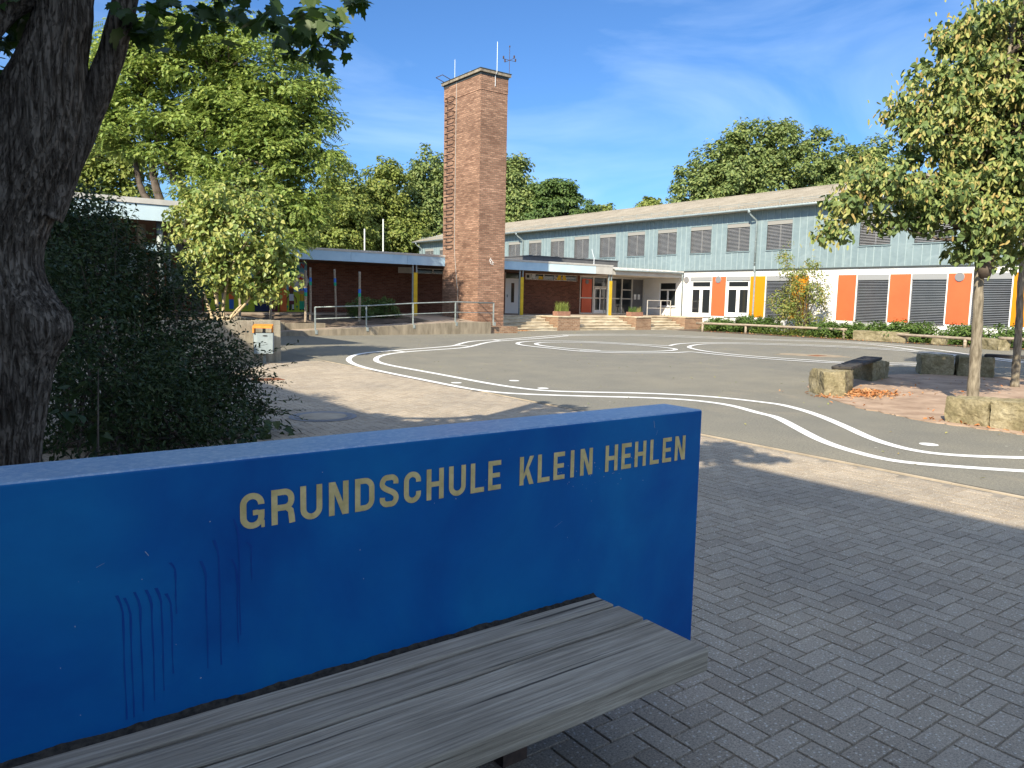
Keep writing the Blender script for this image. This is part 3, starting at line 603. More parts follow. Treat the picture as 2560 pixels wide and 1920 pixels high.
# ------------------------------------------------------------------ classroom block
XF = 37.2
def wall_openings(mb, P, u0, u1, z0, z1, ops, depth, m):
    us = sorted({u0, u1, *[a for o in ops for a in o[:2] if u0 < a < u1]}); zs = sorted({z0, z1, *[a for o in ops for a in o[2:4] if z0 < a < z1]})
    for a, b in zip(us, us[1:]):
        for c, d in zip(zs, zs[1:]):
            um, zm = (a + b) / 2, (c + d) / 2
            if any(o[0] < um < o[1] and o[2] < zm < o[3] for o in ops): continue
            mb.face([P(a, 0, c), P(b, 0, c), P(b, 0, d), P(a, 0, d)], m)
    for a, b, c, d in [o[:4] for o in ops]:
        mb.face([P(a, 0, c), P(a, depth, c), P(a, depth, d), P(a, 0, d)], m); mb.face([P(b, 0, c), P(b, 0, d), P(b, depth, d), P(b, depth, c)], m)
        mb.face([P(a, 0, c), P(b, 0, c), P(b, depth, c), P(a, depth, c)], m); mb.face([P(a, 0, d), P(a, depth, d), P(b, depth, d), P(b, 0, d)], m)

blk = T('classroom_block', 'two storey classroom block clad in blue grey zinc above white walls with orange panels', 'building', (43, 35, 0))
UP = [24.79 + 2.745 * k for k in range(15)] + [19.33, 16.58, 13.83, 11.09]
UPW = [(a, a + 1.6, 4.62, 6.22) for a in UP]
LOW = [(24.74, 26.34), (19.27, 20.95), (16.55, 18.21), (13.84, 15.48), (10.95, 12.7)]
LOWW = [(a, b, .8, 3.17) for a, b in LOW]
DOORS = [(27.40, 29.06, .82, 3.17), (30.15, 31.79, .74, 3.17)]
REC = [(32.95, 34.4, 1.29, 2.89)]
Pw = lambda u, d, z: (XF + d, u, z)
Pz = lambda u, d, z: (XF - .06 + d, u, z)
Y0, Y1 = 6.0, 66.0
mb = MB(); wall_openings(mb, Pw, Y0, Y1, -.05, 3.56, LOWW + DOORS + REC, .16, 'white')
mb.face([(XF, Y0, 0), (49, Y0, 0), (49, Y0, 7), (XF, Y0, 7)], 'white'); mb.face([(XF, Y1, 0), (XF, Y1, 7), (49, Y1, 7), (49, Y1, 0)], 'white')
mb.build('wall', parent=blk)
mb = MB(); wall_openings(mb, Pz, Y0, Y1, 3.56, 6.98, UPW, .14, 'zinc')
mb.box(XF - .075, XF, Y0, Y1, 3.50, 3.56, 'darkgap')
# standing seams
for a in sorted(UP):
    for k in range(5):
        y = a + .4 * k; e = .012
        if k in (0, 4): mb.box(XF - .085, XF - .0605, y - e - (.03 if k == 0 else -.03), y + e - (.03 if k == 0 else -.03), 3.565, 6.95, 'zincseam')
        else:
            mb.box(XF - .085, XF - .0605, y - e, y + e, 3.565, 4.545, 'zincseam'); mb.box(XF - .085, XF - .0605, y - e, y + e, 6.27, 6.95, 'zincseam')
    for y in (a + 1.98, a + 2.36): mb.box(XF - .085, XF - .0605, y - .012, y + .012, 3.565, 6.95, 'zincseam')
for y in np.arange(20.95 + .38, 24.7, .43): mb.box(XF - .085, XF - .0605, y - .012, y + .012, 3.565, 6.95, 'zincseam')
mb.build('zinc_cladding', parent=blk)
# roof: corrugated sheets, both slopes
NX = 3; ys = np.arange(Y0 - .35, Y1 + .4, .177 / 6); prof = .026 * np.sin(ys * 2 * math.pi / .177)
sl_ = [(36.56, 6.96), (38.8, 7.59), (41.0, 8.21), (43.0, 8.77), (49.6, 6.9)]
Vr = np.concatenate([np.stack([np.full_like(ys, x), ys + 0 * ys, z + prof + .004 * np.sin(ys * 3.1 + x)], 1) for x, z in sl_])
n_ = len(ys); Fr = np.concatenate([np.stack([np.arange(n_ - 1) + k * n_, np.arange(1, n_) + k * n_, np.arange(1, n_) + (k + 1) * n_, np.arange(n_ - 1) + (k + 1) * n_], 1) for k in range(4)])
rf = npmesh('roof', Vr, Fr, 'roof', blk)
mb = MB()
mb.tube([(36.51, Y0 - .3, 6.88), (36.51, Y1 + .3, 6.88)], .068, 10); mb.build('gutter', 'zincpipe', rf, smooth=True)
mb = MB(); mb.box(36.56, 37.14, Y0 - .3, Y1 + .3, 6.86, 6.90); mb.build('eaves_soffit', 'soffitlight', rf)
mb = MB()
for dx, dz in ((.55, .12), (.62, .2)): mb.tube([(36.56 + dx, Y0, 6.96 + dx * .28 + dz), (36.56 + dx, Y1, 6.96 + dx * .28 + dz)], .014, 5)
for y in np.arange(Y0 + .5, Y1, 1.37): mb.tube([(37.1, y, 7.12), (37.16, y, 7.38)], .016, 5)
mb.build('snow_guard', 'galv', rf)
mb = MB(); mb.tube([(43, Y0 - .3, 8.79), (43, Y1 + .3, 8.79)], .05, 6); mb.build('ridge', 'roof', rf)

def slats(mb, y0, y1, z0, z1, x, pitch, m):
    z = z0 + pitch * .5
    while z < z1 - .01:
        mb.hexa([(x - .03, y0, z - .010), (x + .03, y0, z + .006), (x + .03, y1, z + .006), (x - .03, y1, z - .010), (x - .03, y0, z + .010), (x + .03, y0, z + .014), (x + .03, y1, z + .014), (x - .03, y1, z + .010)], m); z += pitch
def make_upper(parent, y):
    a, b, z0, z1 = y, y + 1.6, 4.62, 6.22; X = XF - .06
    mb = MB(); t = .035
    mb.box(X - .03, X + .10, a - t, a, z0 - t, z1 + t); mb.box(X - .03, X + .10, b, b + t, z0 - t, z1 + t); mb.box(X - .03, X + .10, a, b, z1, z1 + t); mb.box(X - .05, X + .10, a - .05, b + .05, z0 - .055, z0)
    w_ = mb.build('window', 'zinc', parent)
    mb = MB(); mb.box(X - .012, X + .11, a, b, 6.0, z1); mb.build('blind_box', 'box', w_)
    mb = MB(); slats(mb, a + .015, b - .015, z0 + .02, 6.0, X + .03, .078, 'blind'); mb.build('blind', parent=w_)
    mb = MB(); mb.box(X + .105, X + .12, a, b, z0, 6.0); mb.build('pane', 'glass', w_)
    mb = MB(); mb.box(X + .082, X + .104, (a + b) / 2 - .04, (a + b) / 2 + .04, z0, 6.0); mb.build('window_bar', 'alu', w_)
    return w_
for y in UP: make_upper(blk, y)
def make_lower(parent, a, b):
    z0, z1 = .8, 3.17; X = XF
    mb = MB(); mb.box(X - .045, X + .12, a - .03, b + .03, z0 - .05, z0 + .0, 'vent'); mb.box(X - .012, X + .12, a, a + .03, z0, z1, 'white'); mb.box(X - .012, X + .12, b - .03, b, z0, z1, 'white')
    w_ = mb.build('window', None, parent)
    mb = MB(); mb.box(X - .02, X + .12, a + .03, b - .03, 2.90, z1); mb.build('blind_box', 'boxlo', w_)
    mb = MB(); slats(mb, a + .035, b - .035, z0 + .02, 2.9, X + .03, .078, 'blindlo'); mb.build('blind', parent=w_)
    mb = MB(); mb.box(X + .105, X + .12, a + .03, b - .03, z0, 2.9); mb.build('pane', 'glass', w_)
for a, b in LOW: make_lower(blk, a, b)
for nm, m, lst in (('orange_panel', 'orange', [(29.10, 30.11), (20.98, 21.96), (18.23, 19.24), (15.51, 16.52)]), ('yellow_panel', 'yellow', [(26.37, 27.37), (23.66, 24.70), (12.8, 13.81), (9.9, 10.92)])):
    for a, b in lst:
        mb = MB(); mb.box(XF - .022, XF + .01, a, b, .83, 3.17); mb.build(nm, m, blk, bevel=.004)
for a, b, z0, z1 in DOORS:
    X = XF + .06
    mb = MB()
    mb.box(X - .03, X + .05, a + .02, a + .14, z0 + .1, 2.93); mb.box(X - .03, X + .05, b - .14, b - .02, z0 + .1, 2.93)
    mb.box(X - .028, X + .05, a + .14, b - .14, 2.86, 2.93); mb.box(X - .028, X + .05, a + .14, b - .14, 2.40, 2.58); mb.box(X - .03, X + .05, a + .02, b - .02, z0, z0 + .1)
    mid = (a + b) / 2; mb.box(X - .034, X + .05, mid - .11, mid + .11, z0 + .1, 2.40); mb.box(X - .026, X + .05, a + .14, mid - .11, z0 + .1, z0 + .24); mb.box(X - .026, X + .05, mid + .11, b - .14, z0 + .1, z0 + .24)
    d_ = mb.build('glazed_door', 'pvc', blk, bevel=.006)
    mb = MB(); mb.box(X + .01, X + .02, a + .14, b - .14, z0 + .24, 2.86); mb.build('pane', 'glass', d_)
    mb = MB(); mb.box(X - .07, X - .03, mid + .02, mid + .05, 1.72, 1.86); mb.build('handle', 'galv', d_)
    mb = MB(); mb.box(XF - .02, XF + .12, a, b, 2.94, z1); mb.build('blind_box', 'boxlo', d_)
    mb = MB(); mb.box(XF - .05, XF + .12, a - .02, b + .02, z0 - .045, z0 - .002); mb.build('sill', 'vent', d_)
a, b, z0, z1 = REC[0]
mb = MB(); X = XF + .05
for q in ((a, a + .08, z0, z1), (b - .08, b, z0, z1), (a + .08, b - .08, z1 - .08, z1), (a + .08, b - .08, z0, z0 + .08), (a + .08, b - .08, 2.33, 2.42)): mb.box(X - .02, X + .05, *q)
mid = (a + b) / 2; mb.box(X - .022, X + .05, mid - .06, mid + .06, z0 + .08, 2.33)
wn = mb.build('window', 'pvc', blk, bevel=.005)
mb = MB(); mb.box(X + .01, X + .02, a + .08, b - .08, z0 + .08, z1 - .08); mb.build('pane', 'glass', wn)
mb = MB(); mb.box(XF - .06, XF + .05, a - .04, b + .04, z0 - .05, z0 - .002); mb.build('sill', 'vent', wn)
for y, x in ((32.12, XF), (29.64, XF - .024), (16.02, XF - .024)):
    mb = MB(); mb.disc((x - .02, y, 3.0), .2, 'x', 28, .05); v_ = mb.build('vent_disc', 'vent', blk)
    mb = MB(); mb.tube([(x - .025, y + .2 * math.cos(t), 3.0 + .2 * math.sin(t)) for t in np.linspace(0, 2 * math.pi, 25)], .014, 5, caps=False); mb.build('rim', 'box', v_)
for y, zb in ((49.1, 3.6), (27.07, .75), (65.4, 3.6)):
    mb = MB(); x1 = XF - .13
    mb.tube([(36.52, y + .15, 6.86), (36.52, y + .15, 6.72), (36.62, y + .1, 6.58), (x1 - .05, y, 6.32), (x1, y, 6.2), (x1, y, 3.75)], .05, 8)
    if zb < 3: mb.tube([(x1, y, 3.75), (x1, y, 3.52), (XF - .08, y - .03, 3.42), (XF - .08, y - .03, 1.0), (XF - .10, y - .03, zb)], .05, 8)
    mb.tube([(36.52, y + .15, 6.86), (36.52, y + .15, 6.68)], .085, 8)
    for z in (3.9, 4.5, 5.1, 5.7): mb.tube([(x1, y, z), (x1, y, z + .04)], .062, 8)
    mb.build('downpipe', 'zincpipe', blk, smooth=True)
mb = MB(); mb.box(XF, XF + .02, 8, 32, .38, .42); mb.build('plinth_line', 'vent', blk)

# ------------------------------------------------------------------ pavilion with the long flat roof
YW = 35.7; k_ = YW / 36.4
pav = T('school_pavilion', 'long low brick pavilion with pale blue flat roof fascia, yellow posts and painted mural', 'building', (20, 34, .74))
zz = lambda z: 1.55 + (z - 1.55) * k_
Pb = lambda u, d, z: (u, YW + d, z)
DX = (25.75, 26.80); STR = (27.2, 31.25, zz(2.77), zz(3.14)); STL = (19.98, 24.3, zz(2.86), zz(3.14))
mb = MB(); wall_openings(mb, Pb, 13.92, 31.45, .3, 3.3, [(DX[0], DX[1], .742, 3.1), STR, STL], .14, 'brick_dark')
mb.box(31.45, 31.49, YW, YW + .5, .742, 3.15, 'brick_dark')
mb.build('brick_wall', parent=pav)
mb = MB(); mb.face([(5, YW + .3, 0), (37.1, YW + .3, 0), (37.1, YW + .3, 3.3), (5, YW + .3, 3.3)]); mb.build('interior_backing', 'interior', pav)
# roof slab, fascia panels, trim
YF = 32.4
mb = MB(); mb.box(5.0, 31.05, YF + .03, 43, 3.16, 3.60); mb.box(31.05, 37.1, YF + .06, 43, 3.16, 3.48); rfp = mb.build('roof', 'feltroof', pav)
mb = MB(); mb.box(5.0, 31.05, YF + .03, YW - .01, 3.12, 3.158); mb.build('soffit', 'soffit', rfp)
mb = MB(); mb.box(31.05, 37.1, YF + .06, YW + .2, 3.12, 3.158); mb.build('entrance_soffit', 'soffitlight', rfp)
xs = [5.0, 8.3, 11.6, 14.7, 17.6, 20.5, 23.3, 26.2, 29.75]
for a, b in zip(xs, xs[1:]):
    mb = MB(); mb.box(a + .006, b - .006, YF, YF + .028, 3.12, 3.55); mb.build('fascia_panel', 'fascialight' if a > 25 else 'fascia', pav)  # last panel, past the tower's shadow, is coloured lighter as sunlit
mb = MB(); mb.box(29.756, 31.06, YF - .004, YF + .028, 3.12, 3.56); mb.build('grey_fascia_panel', 'greyfascia', pav)
mb = MB(); mb.box(31.07, 37.08, YF + .03, YF + .058, 3.12, 3.36); mb.build('grey_fascia_panel', 'greyfascia', pav)
mb = MB(); mb.box(5.0, 31.08, YF - .03, YF + .25, 3.60, 3.655); mb.box(5, 31.08, YF - .02, YF + .02, 3.552, 3.598); mb.build('roof_edge', 'trim', pav)
mb = MB(); mb.hexa([(31.1, YF - .12, 3.42), (37.1, YF - .12, 3.42), (37.1, YF + 1.2, 3.6), (31.1, YF + 1.2, 3.6), (31.1, YF - .12, 3.45), (37.1, YF - .12, 3.45), (37.1, YF + 1.2, 3.63), (31.1, YF + 1.2, 3.63)])
for x in np.arange(31.5, 37.1, .62): mb.box(x - .02, x + .02, YF - .12, YF + 1.2, 3.45, 3.53)
mb.build('entrance_roof', 'trim', pav)
mb = MB(); mb.tube([(31.1, YF - .15, 3.40), (37.0, YF - .15, 3.40)], .05, 8); mb.tube([(36.95, YF - .15, 3.40), (36.98, YF - .1, 3.1), (37.08, YF - .05, 2.9), (37.08, YF - .05, .76)], .04, 8); mb.build('entrance_gutter', 'zincpipe', pav, smooth=True)
mb = MB(); mb.box(28.5, 35.9, 37.0, 41, 3.6, 4.22); mb.box(28.45, 35.95, 36.95, 41.05, 4.22, 4.27); mb.build('roof_upstand', 'darkbox', pav)
mb = MB(); mb.tube([(30.3, 33.2, 3.65), (30.3, 33.2, 4.05), (30.1, 33.2, 4.55)], .018, 5); mb.tube([(30.3, 33.2, 3.62), (30.3, 33.2, 3.72)], .05, 8); mb.build('roof_aerial', 'alurod', pav)
mb = MB(); mb.tube([(24.6, 34.5, 3.6), (24.6, 34.5, 4.0)], .07, 8); mb.tube([(24.6, 34.5, 4.0), (24.6, 34.5, 4.12)], .11, 8); mb.build('vent_pipe', 'zincpipe', pav)
# posts: paired steel tubes with a yellow board
for x in (18.05, 24.5, 31.0):
    mb = MB()
    for dx in (-.1, .1): mb.box(x + dx - .03, x + dx + .03, 32.5, 32.56, .74 if x > 20 else .6, 3.12)
    p_ = mb.build('post', 'zincpipe', pav)
    mb = MB(); mb.box(x - .075, x + .125, 32.46, 32.495, .72 if x > 20 else .55, 2.75); mb.build('yellow_board', 'yellowpost', p_)
# white side door with slit pane
mb = MB(); mb.box(DX[0] + .03, DX[1] - .03, YW + .03, YW + .07, .75, zz(2.78)); d_ = mb.build('white_door', 'doorwhite', pav, bevel=.004)
mb = MB(); mb.box(26.2, 26.42, YW + .022, YW + .029, zz(1.38), zz(2.53)); mb.build('door_pane', 'glass', d_)
mb = MB(); mb.box(DX[0] + .16, DX[0] + .2, YW - .02, YW + .03, 1.68, 1.84); mb.build('handle', 'galv', d_)
mb = MB(); mb.box(DX[0], DX[1], YW + .05, YW + .07, zz(2.80), 3.1); mb.build('transom_pane', 'glass', d_)
mb = MB(); mb.box(DX[0], DX[0] + .03, YW - .01, YW + .08, .745, 3.1); mb.box(DX[1] - .03, DX[1], YW - .01, YW + .08, .745, 3.1); mb.box(DX[0] + .03, DX[1] - .03, YW - .01, YW + .08, zz(2.78), zz(2.80)); mb.build('door_frame', 'alu', d_)
# window strips high in the brick wall
for (a, b, z0, z1), cuts, blank in ((STR, [27.62, 28.6, 29.45], (27.2, 27.62)), (STL, [20.95, 21.9, 22.9], None)):
    mb = MB(); t = .035; Yf = YW + .02
    mb.box(a, b, Yf, Yf + .06, z1 - t, z1); mb.box(a, b, Yf, Yf + .06, z0, z0 + t)
    for c in [a, *cuts, b]: mb.box(max(a, c - .03), min(b, c + .03), Yf - .003, Yf + .06, z0 + t, z1 - t)
    w_ = mb.build('window_strip', 'alu', pav)
    mb = MB(); mb.box(a, b, Yf + .035, Yf + .05, z0, z1); mb.build('pane', 'glass', w_)
    if blank:
        mb = MB(); zl, zh = z0 + t, z1 - t
        for q, m_ in (([(28.2, zl), (28.55, zl), (28.55, zh - .12), (28.25, zh - .1)], 'm_yellow'), ([(27.7, zl + .08), (27.95, zl + .05), (28.0, zh), (27.72, zh)], 'm_white'), ([(29.6, zl), (29.75, zh), (29.95, zh), (30.0, zl)], 'm_yellow'), ([(30.12, zl), (30.1, zh), (30.3, zh), (30.42, zl)], 'm_yellow')): mb.face([(x, Yf + .033, z) for x, z in q], m_)
        mb.build('painted_reflection', None, w_)  # coloured patches painted in place of reflections on the strip glass
    if blank:
        mb = MB(); mb.box(blank[0] + .02, blank[1] - .03, Yf + .01, Yf + .03, z0 + t, z1 - t); mb.build('blank_panel', 'trim', w_)
        mb = MB(); mb.disc((27.4, Yf + .005, (z0 + z1) / 2), .09, 'y', 20, .02); mb.build('fan_outlet', 'interior', w_)
mb = MB(); mb.box(18.83, 19.72, YW - .03, YW - .002, zz(2.84), zz(3.17)); mb.build('vent_panel', 'trim', pav)
# entrance: aluminium and glass screen
E0, E1 = 31.5, 37.18; Ye = YW
mb = MB(); t = .07
for x in (31.5, 32.62, 33.8, 35.12, 36.05, 37.12): mb.box(x - .05, x + .05, Ye, Ye + .1, .742, 3.12)
mb.box(E0 + .05, E1, Ye + .004, Ye + .1, 3.03, 3.12); mb.box(E0 + .05, E1 - .1, Ye + .004, Ye + .1, .742, .83)
for a, b in ((31.55, 32.57), (32.67, 33.75), (33.85, 35.07), (35.17, 36.0)): mb.box(a, b, Ye + .008, Ye + .1, 1.72, 1.79)
mb.box(32.67, 33.75, Ye + .008, Ye + .1, 2.42, 2.5); mb.box(35.17, 36.0, Ye + .008, Ye + .1, 2.3, 2.36)
es = mb.build('entrance_screen', 'alu', pav, bevel=.005)
mb = MB(); mb.box(E0, E1, Ye + .06, Ye + .07, .742, 3.1); mb.build('pane', 'glass', es)
mb = MB(); mb.box(31.68, 32.5, Ye + .03, Ye + .05, .84, 1.715); mb.box(31.68, 32.5, Ye + .03, Ye + .05, 1.795, 2.93); mb.build('red_door_panel', 'redpanel', es)
mb = MB(); mb.disc((32.08, Ye + .02, 2.76), .14, 'y', 24, .02); mb.build('round_vent', 'vent', es)
mb = MB()
for x in (32.72, 33.2): mb.box(x, x + .07, Ye + .035, Ye + .055, .83, 2.4)
mb.box(32.72, 33.75, Ye + .035, Ye + .055, 2.33, 2.4); mb.box(32.79, 33.2, Ye + .035, Ye + .055, .83, 1.0); mb.box(33.27, 33.75, Ye + .035, Ye + .055, .83, 1.0); mb.build('inner_door', 'pvc', es)
mb = MB(); mb.box(34.0, 34.6, Ye + .035, Ye + .055, .83, 2.9); mb.build('grey_side_panel', 'box', es)
mb = MB(); mb.box(36.1, 37.06, Ye + .03, Ye + .05, .83, 3.03); mb.build('dark_side_panel', 'darkbox', es)
for x in (36.25, 36.6):
    mb = MB(); mb.box(x, x + .21, Ye + .018, Ye + .026, 1.72, 2.06); mb.build('notice_sheet', 'pvc', es)
mb = MB()
for x in (33.55, 34.95): mb.tube([(x, Ye - .03, .85), (x, Ye - .03, 1.9)], .02, 6)
mb.build('door_pull', 'galv', es)

# mural wall with children and flowers
mu = MB(); a0, a1 = 9.12, 13.9; zb, zt = .80, 3.18; YM = YW - .02
def R(x0, x1, z0, z1, m, d=.004):
    mu.face([(x0, YM - d, z0), (x1, YM - d, z0), (x1, YM - d, z1), (x0, YM - d, z1)], m)
def Pg(pts, m, d=.008): mu.face([(x, YM - d, z) for x, z in pts], m)
def El(cx, cz, rx, rz, m, d=.008, n=18): Pg([(cx + rx * math.cos(2 * math.pi * i / n), cz + rz * math.sin(2 * math.pi * i / n)) for i in range(n)], m, d)
mu.box(a0, a1, YM, YM + .03, .3, 3.2, 'm_sky')
hill = [(x, 2.02 + .25 * math.sin((x - 9.1) * 1.1) - .08 * (x - 12.6)) for x in np.linspace(a0, a1, 24)]
Pg([(a0, zb - .1), (a1, zb - .1)] + hill[::-1], 'm_grass', .004)
# black tree, big white blossom with a red star
Pg([(13.02, 1.3), (13.2, 1.3), (13.18, 2.0), (13.28, 2.6), (12.98, 2.6), (13.06, 2.0)], 'm_black', .008); El(13.1, 2.75, .4, .2, 'm_green', .007)
for t in range(8): El(13.58 + .24 * math.cos(t * math.pi / 4), 2.25 + .24 * math.sin(t * math.pi / 4), .17, .17, 'm_white', .010 + .0008 * t)
El(13.58, 2.25, .25, .25, 'm_white', .0175)
Pg([(13.58 + (.2 if i % 2 == 0 else .085) * math.sin(i * math.pi / 5), 2.30 + (.2 if i % 2 == 0 else .085) * math.cos(i * math.pi / 5)) for i in range(10)], 'm_red', .022)
# child in white vest and red shorts
El(13.11, 1.80, .13, .17, 'm_brown', .012); El(13.11, 1.93, .15, .07, 'm_orange', .014)
R(13.0, 13.22, 1.28, 1.6, 'm_white', .012); R(12.99, 13.24, 1.1, 1.28, 'm_maroon', .013); R(13.0, 13.08, .86, 1.1, 'm_black', .012); R(13.14, 13.22, .86, 1.1, 'm_white', .012); R(13.1, 13.13, .86, 1.1, 'm_navy', .012)
Pg([(13.0, 1.58), (12.86, 1.4), (12.84, 1.15), (12.9, 1.15), (12.92, 1.38), (13.0, 1.48)], 'm_brown', .011); Pg([(13.22, 1.58), (13.36, 1.4), (13.38, 1.18), (13.32, 1.18), (13.3, 1.38), (13.22, 1.48)], 'm_brown', .011)
El(12.83, 1.28, .05, .08, 'm_red', .013)
# child in yellow shirt with a blue hat
El(13.63, 1.72, .11, .13, 'm_skin', .012); R(13.48, 13.78, 1.78, 1.82, 'm_blue', .016); R(13.54, 13.72, 1.82, 1.92, 'm_blue', .016)
R(13.52, 13.75, 1.27, 1.6, 'm_yellow', .012); R(13.5, 13.75, .86, 1.27, 'm_teal', .012); R(13.56, 13.585, 1.27, 1.58, 'm_black', .014); R(13.68, 13.705, 1.27, 1.58, 'm_black', .014)
Pg([(13.52, 1.58), (13.42, 1.68), (13.38, 1.85), (13.43, 1.86), (13.47, 1.72), (13.53, 1.64)], 'm_skin', .011)
R(13.5, 13.6, .82, .88, 'm_black', .014); R(13.64, 13.75, .82, .88, 'm_black', .014); R(12.98, 13.08, .82, .88, 'm_black', .0145); R(13.13, 13.25, .82, .88, 'm_black', .0145)
# little flowers, further children on the left panel
for x, z, m in ((12.9, 1.0, 'm_teal'), (13.38, 1.0, 'm_green'), (11.0, 1.1, 'm_blue'), (10.75, 1.02, 'm_green'), (9.6, 1.25, 'm_red'), (9.75, 1.12, 'm_blue'), (13.85, 1.15, 'm_black')):
    R(x - .012, x + .012, .84, z, 'm_green', .011); El(x, z, .055, .06, m, .013)
El(10.3, 1.9, .14, .17, 'm_orange', .012); R(10.18, 10.42, 1.3, 1.7, 'm_orange', .012); R(10.2, 10.4, .86, 1.3, 'm_blue', .013)
# the last two letters of the painted heading
for x0, x1, z0, z1 in ((13.16, 13.2, 2.85, 3.08), (13.2, 13.34, 3.04, 3.08), (13.2, 13.32, 2.95, 2.985), (13.2, 13.34, 2.85, 2.89)): R(x0, x1, z0, z1, 'm_black', .024)
Pg([(13.56, 2.84), (13.6, 2.84), (13.62, 3.0), (13.70, 2.83), (13.74, 2.83), (13.77, 3.08), (13.73, 3.08), (13.715, 2.93), (13.64, 3.08), (13.59, 3.08)], 'm_red', .0245)
mu.build('mural_panel', parent=pav)
mb = MB(); mb.box(11.35, 12.0, YM - .05, YM - .03, .76, 2.9, 'm_navy'); mb.box(12.0, 12.42, YM - .06, YM - .03, .76, 2.9, 'm_maroon'); dd = mb.build('dark_double_door', None, pav)
mb = MB(); mb.box(12.38, 12.41, YM - .10, YM - .06, 1.75, 1.95); mb.build('handle', 'alurod', dd)
mb = MB(); mb.box(12.5, 12.82, YM - .16, YM - .10, .76, 2.95); mb.build('orange_board', 'm_orange', pav, bevel=.004)
mb = MB(); mb.box(7.6, 9.06, YM - .04, YM, 1.42, 2.66, 'm_brown'); mb.box(7.66, 9.0, YM - .05, YM - .041, 1.48, 2.6, 'glass'); mb.build('large_window', None, pav)
mb = MB(); mb.box(5, 9.1, YM, YM + .03, .3, 3.2); mb.build('brick_wall', 'brick_dark', pav)

# ------------------------------------------------------------------ brick tower
tw = T('brick_tower', 'tall square red brick tower with concrete cap standing before the flat roofed pavilion', 'tower', (20.4, 31.1, 0))
TX0, TX1, TY0, TY1 = 19.68, 21.17, 29.45, 32.62
mb = MB(); mb.box(TX0, TX1, TY0, TY1, -.1, 10.93); mb.box(TX0 - .012, TX1 + .012, TY0 - .012, TY1 + .012, 10.96, 11.62); mb.box(TX0 + .01, TX1 - .01, TY0 + .01, TY1 - .01, 10.92, 10.97)
mb.build('shaft', 'brick_tower', tw)
mb = MB(); mb.box(TX0 - .03, TX1 + .03, TY0 - .03, TY1 + .03, 11.62, 11.72, 'darkgap'); mb.box(TX0 - .11, TX1 + .11, TY0 - .11, TY1 + .11, 11.72, 11.84, 'cap'); mb.box(TX0 - .13, TX1 + .13, TY0 - .13, TY1 + .13, 11.845, 11.87, 'darkgap')
cp = mb.build('cap', None, tw)
mb = MB(); mb.tube([(19.9, 30.6, 11.86), (19.9, 30.6, 12.02)], .09, 10)
for y in (30.9, 31.1, 31.35): mb.tube([(19.68, y, 11.86), (19.68, y, 11.93)], .03, 6)
mb.build('cap_fitting', 'alurod', cp)
k = 0; rung0 = None
for z in np.arange(4.1, 11.35, .33):
    if rung0 is None:
        mb = MB(); y0, y1 = 31.66, 32.26
        mb.tube([(TX0 + .05, y0, z), (TX0 - .17, y0, z), (TX0 - .19, y0 + .03, z - .0), (TX0 - .20, (y0 + y1) / 2, z - .01), (TX0 - .19, y1 - .03, z), (TX0 - .17, y1, z), (TX0 + .05, y1, z)], .024, 6)
        rung0 = mb.build('climbing_rung', 'iron', tw); z0 = z
    else:
        c = rung0.copy(); COL.objects.link(c); c.parent = tw; c.location = rung0.location + Vector((0, 0, z - z0))
mb = MB(); mb.tube([(TX0 - .13, 31.45, 11.9), (TX0 - .02, 31.5, 11.7), (TX0 - .02, 31.5, 11.3), (TX0 - .02, 31.52, 4.2), (TX0 - .02, 31.47, 3.6), (TX0 - .02, 31.28, 2.4), (TX0 - .02, 31.16, 1.9), (TX0 - .02, 31.14, .5)], .013, 6); mb.build('conductor_cable', 'cable', tw)
mb = MB(); mb.tube([(19.56, 31.5, 11.85), (19.56, 31.5, 12.68)], .011, 6); mb.build('lightning_rod', 'alurod', tw)
mb = MB(); mb.tube([(20.43, TY0 - .04, 11.2), (20.43, TY0 - .04, 11.66), (20.44, TY0 - .15, 11.8), (20.44, TY0 - .15, 13.12)], .013, 6); mb.build('lightning_rod', 'alurod', tw)
mb = MB(); mb.tube([(TX0 - .1, 31.9, 11.87), (TX0 - .55, 31.9, 12.0), (TX0 - .55, 32.5, 12.0), (TX0 - .1, 32.5, 11.87)], .018, 6); mb.build('exit_hoop', 'iron', tw)
vx, vy = 21.22, 29.43
mb = MB(); mb.tube([(vx, vy, 11.86), (vx, vy, 13.1)], .012, 6); mb.tube([(vx, vy, 13.08), (vx, vy, 13.14)], .03, 8)
wv = mb.build('weather_vane', 'iron', tw)
for dx, dy in ((.34, .0), (-.34, 0), (0, .36), (0, -.36)):
    mb = MB(); mb.tube([(vx, vy, 12.5), (vx + dx, vy + dy, 12.5)], .011, 5); mb.box(vx + dx - .025, vx + dx + .025, vy + dy - .025, vy + dy + .025, 12.5, 12.62); mb.build('direction_arm', 'iron', wv)
mb = MB()
for cx, cz, r_ in ((20.36, 3.34, .06), (20.42, 3.26, .07), (20.5, 3.22, .05)): mb.tube([(cx + r_ * math.cos(t), TY0 - .012, cz + r_ * 1.2 * math.sin(t)) for t in np.linspace(0, 5.4, 12)], .009, 5)
mb.tube([(20.36, TY0 - .012, 3.36), (20.37, TY0 - .012, 3.48)], .008, 5); mb.build('small_emblem', 'pvc', tw)
mb = MB(); mb.disc((TX1 + .03, 30.2, 8.5), .06, 'x', 10, .08); mb.build('wall_lamp', 'iron', tw)

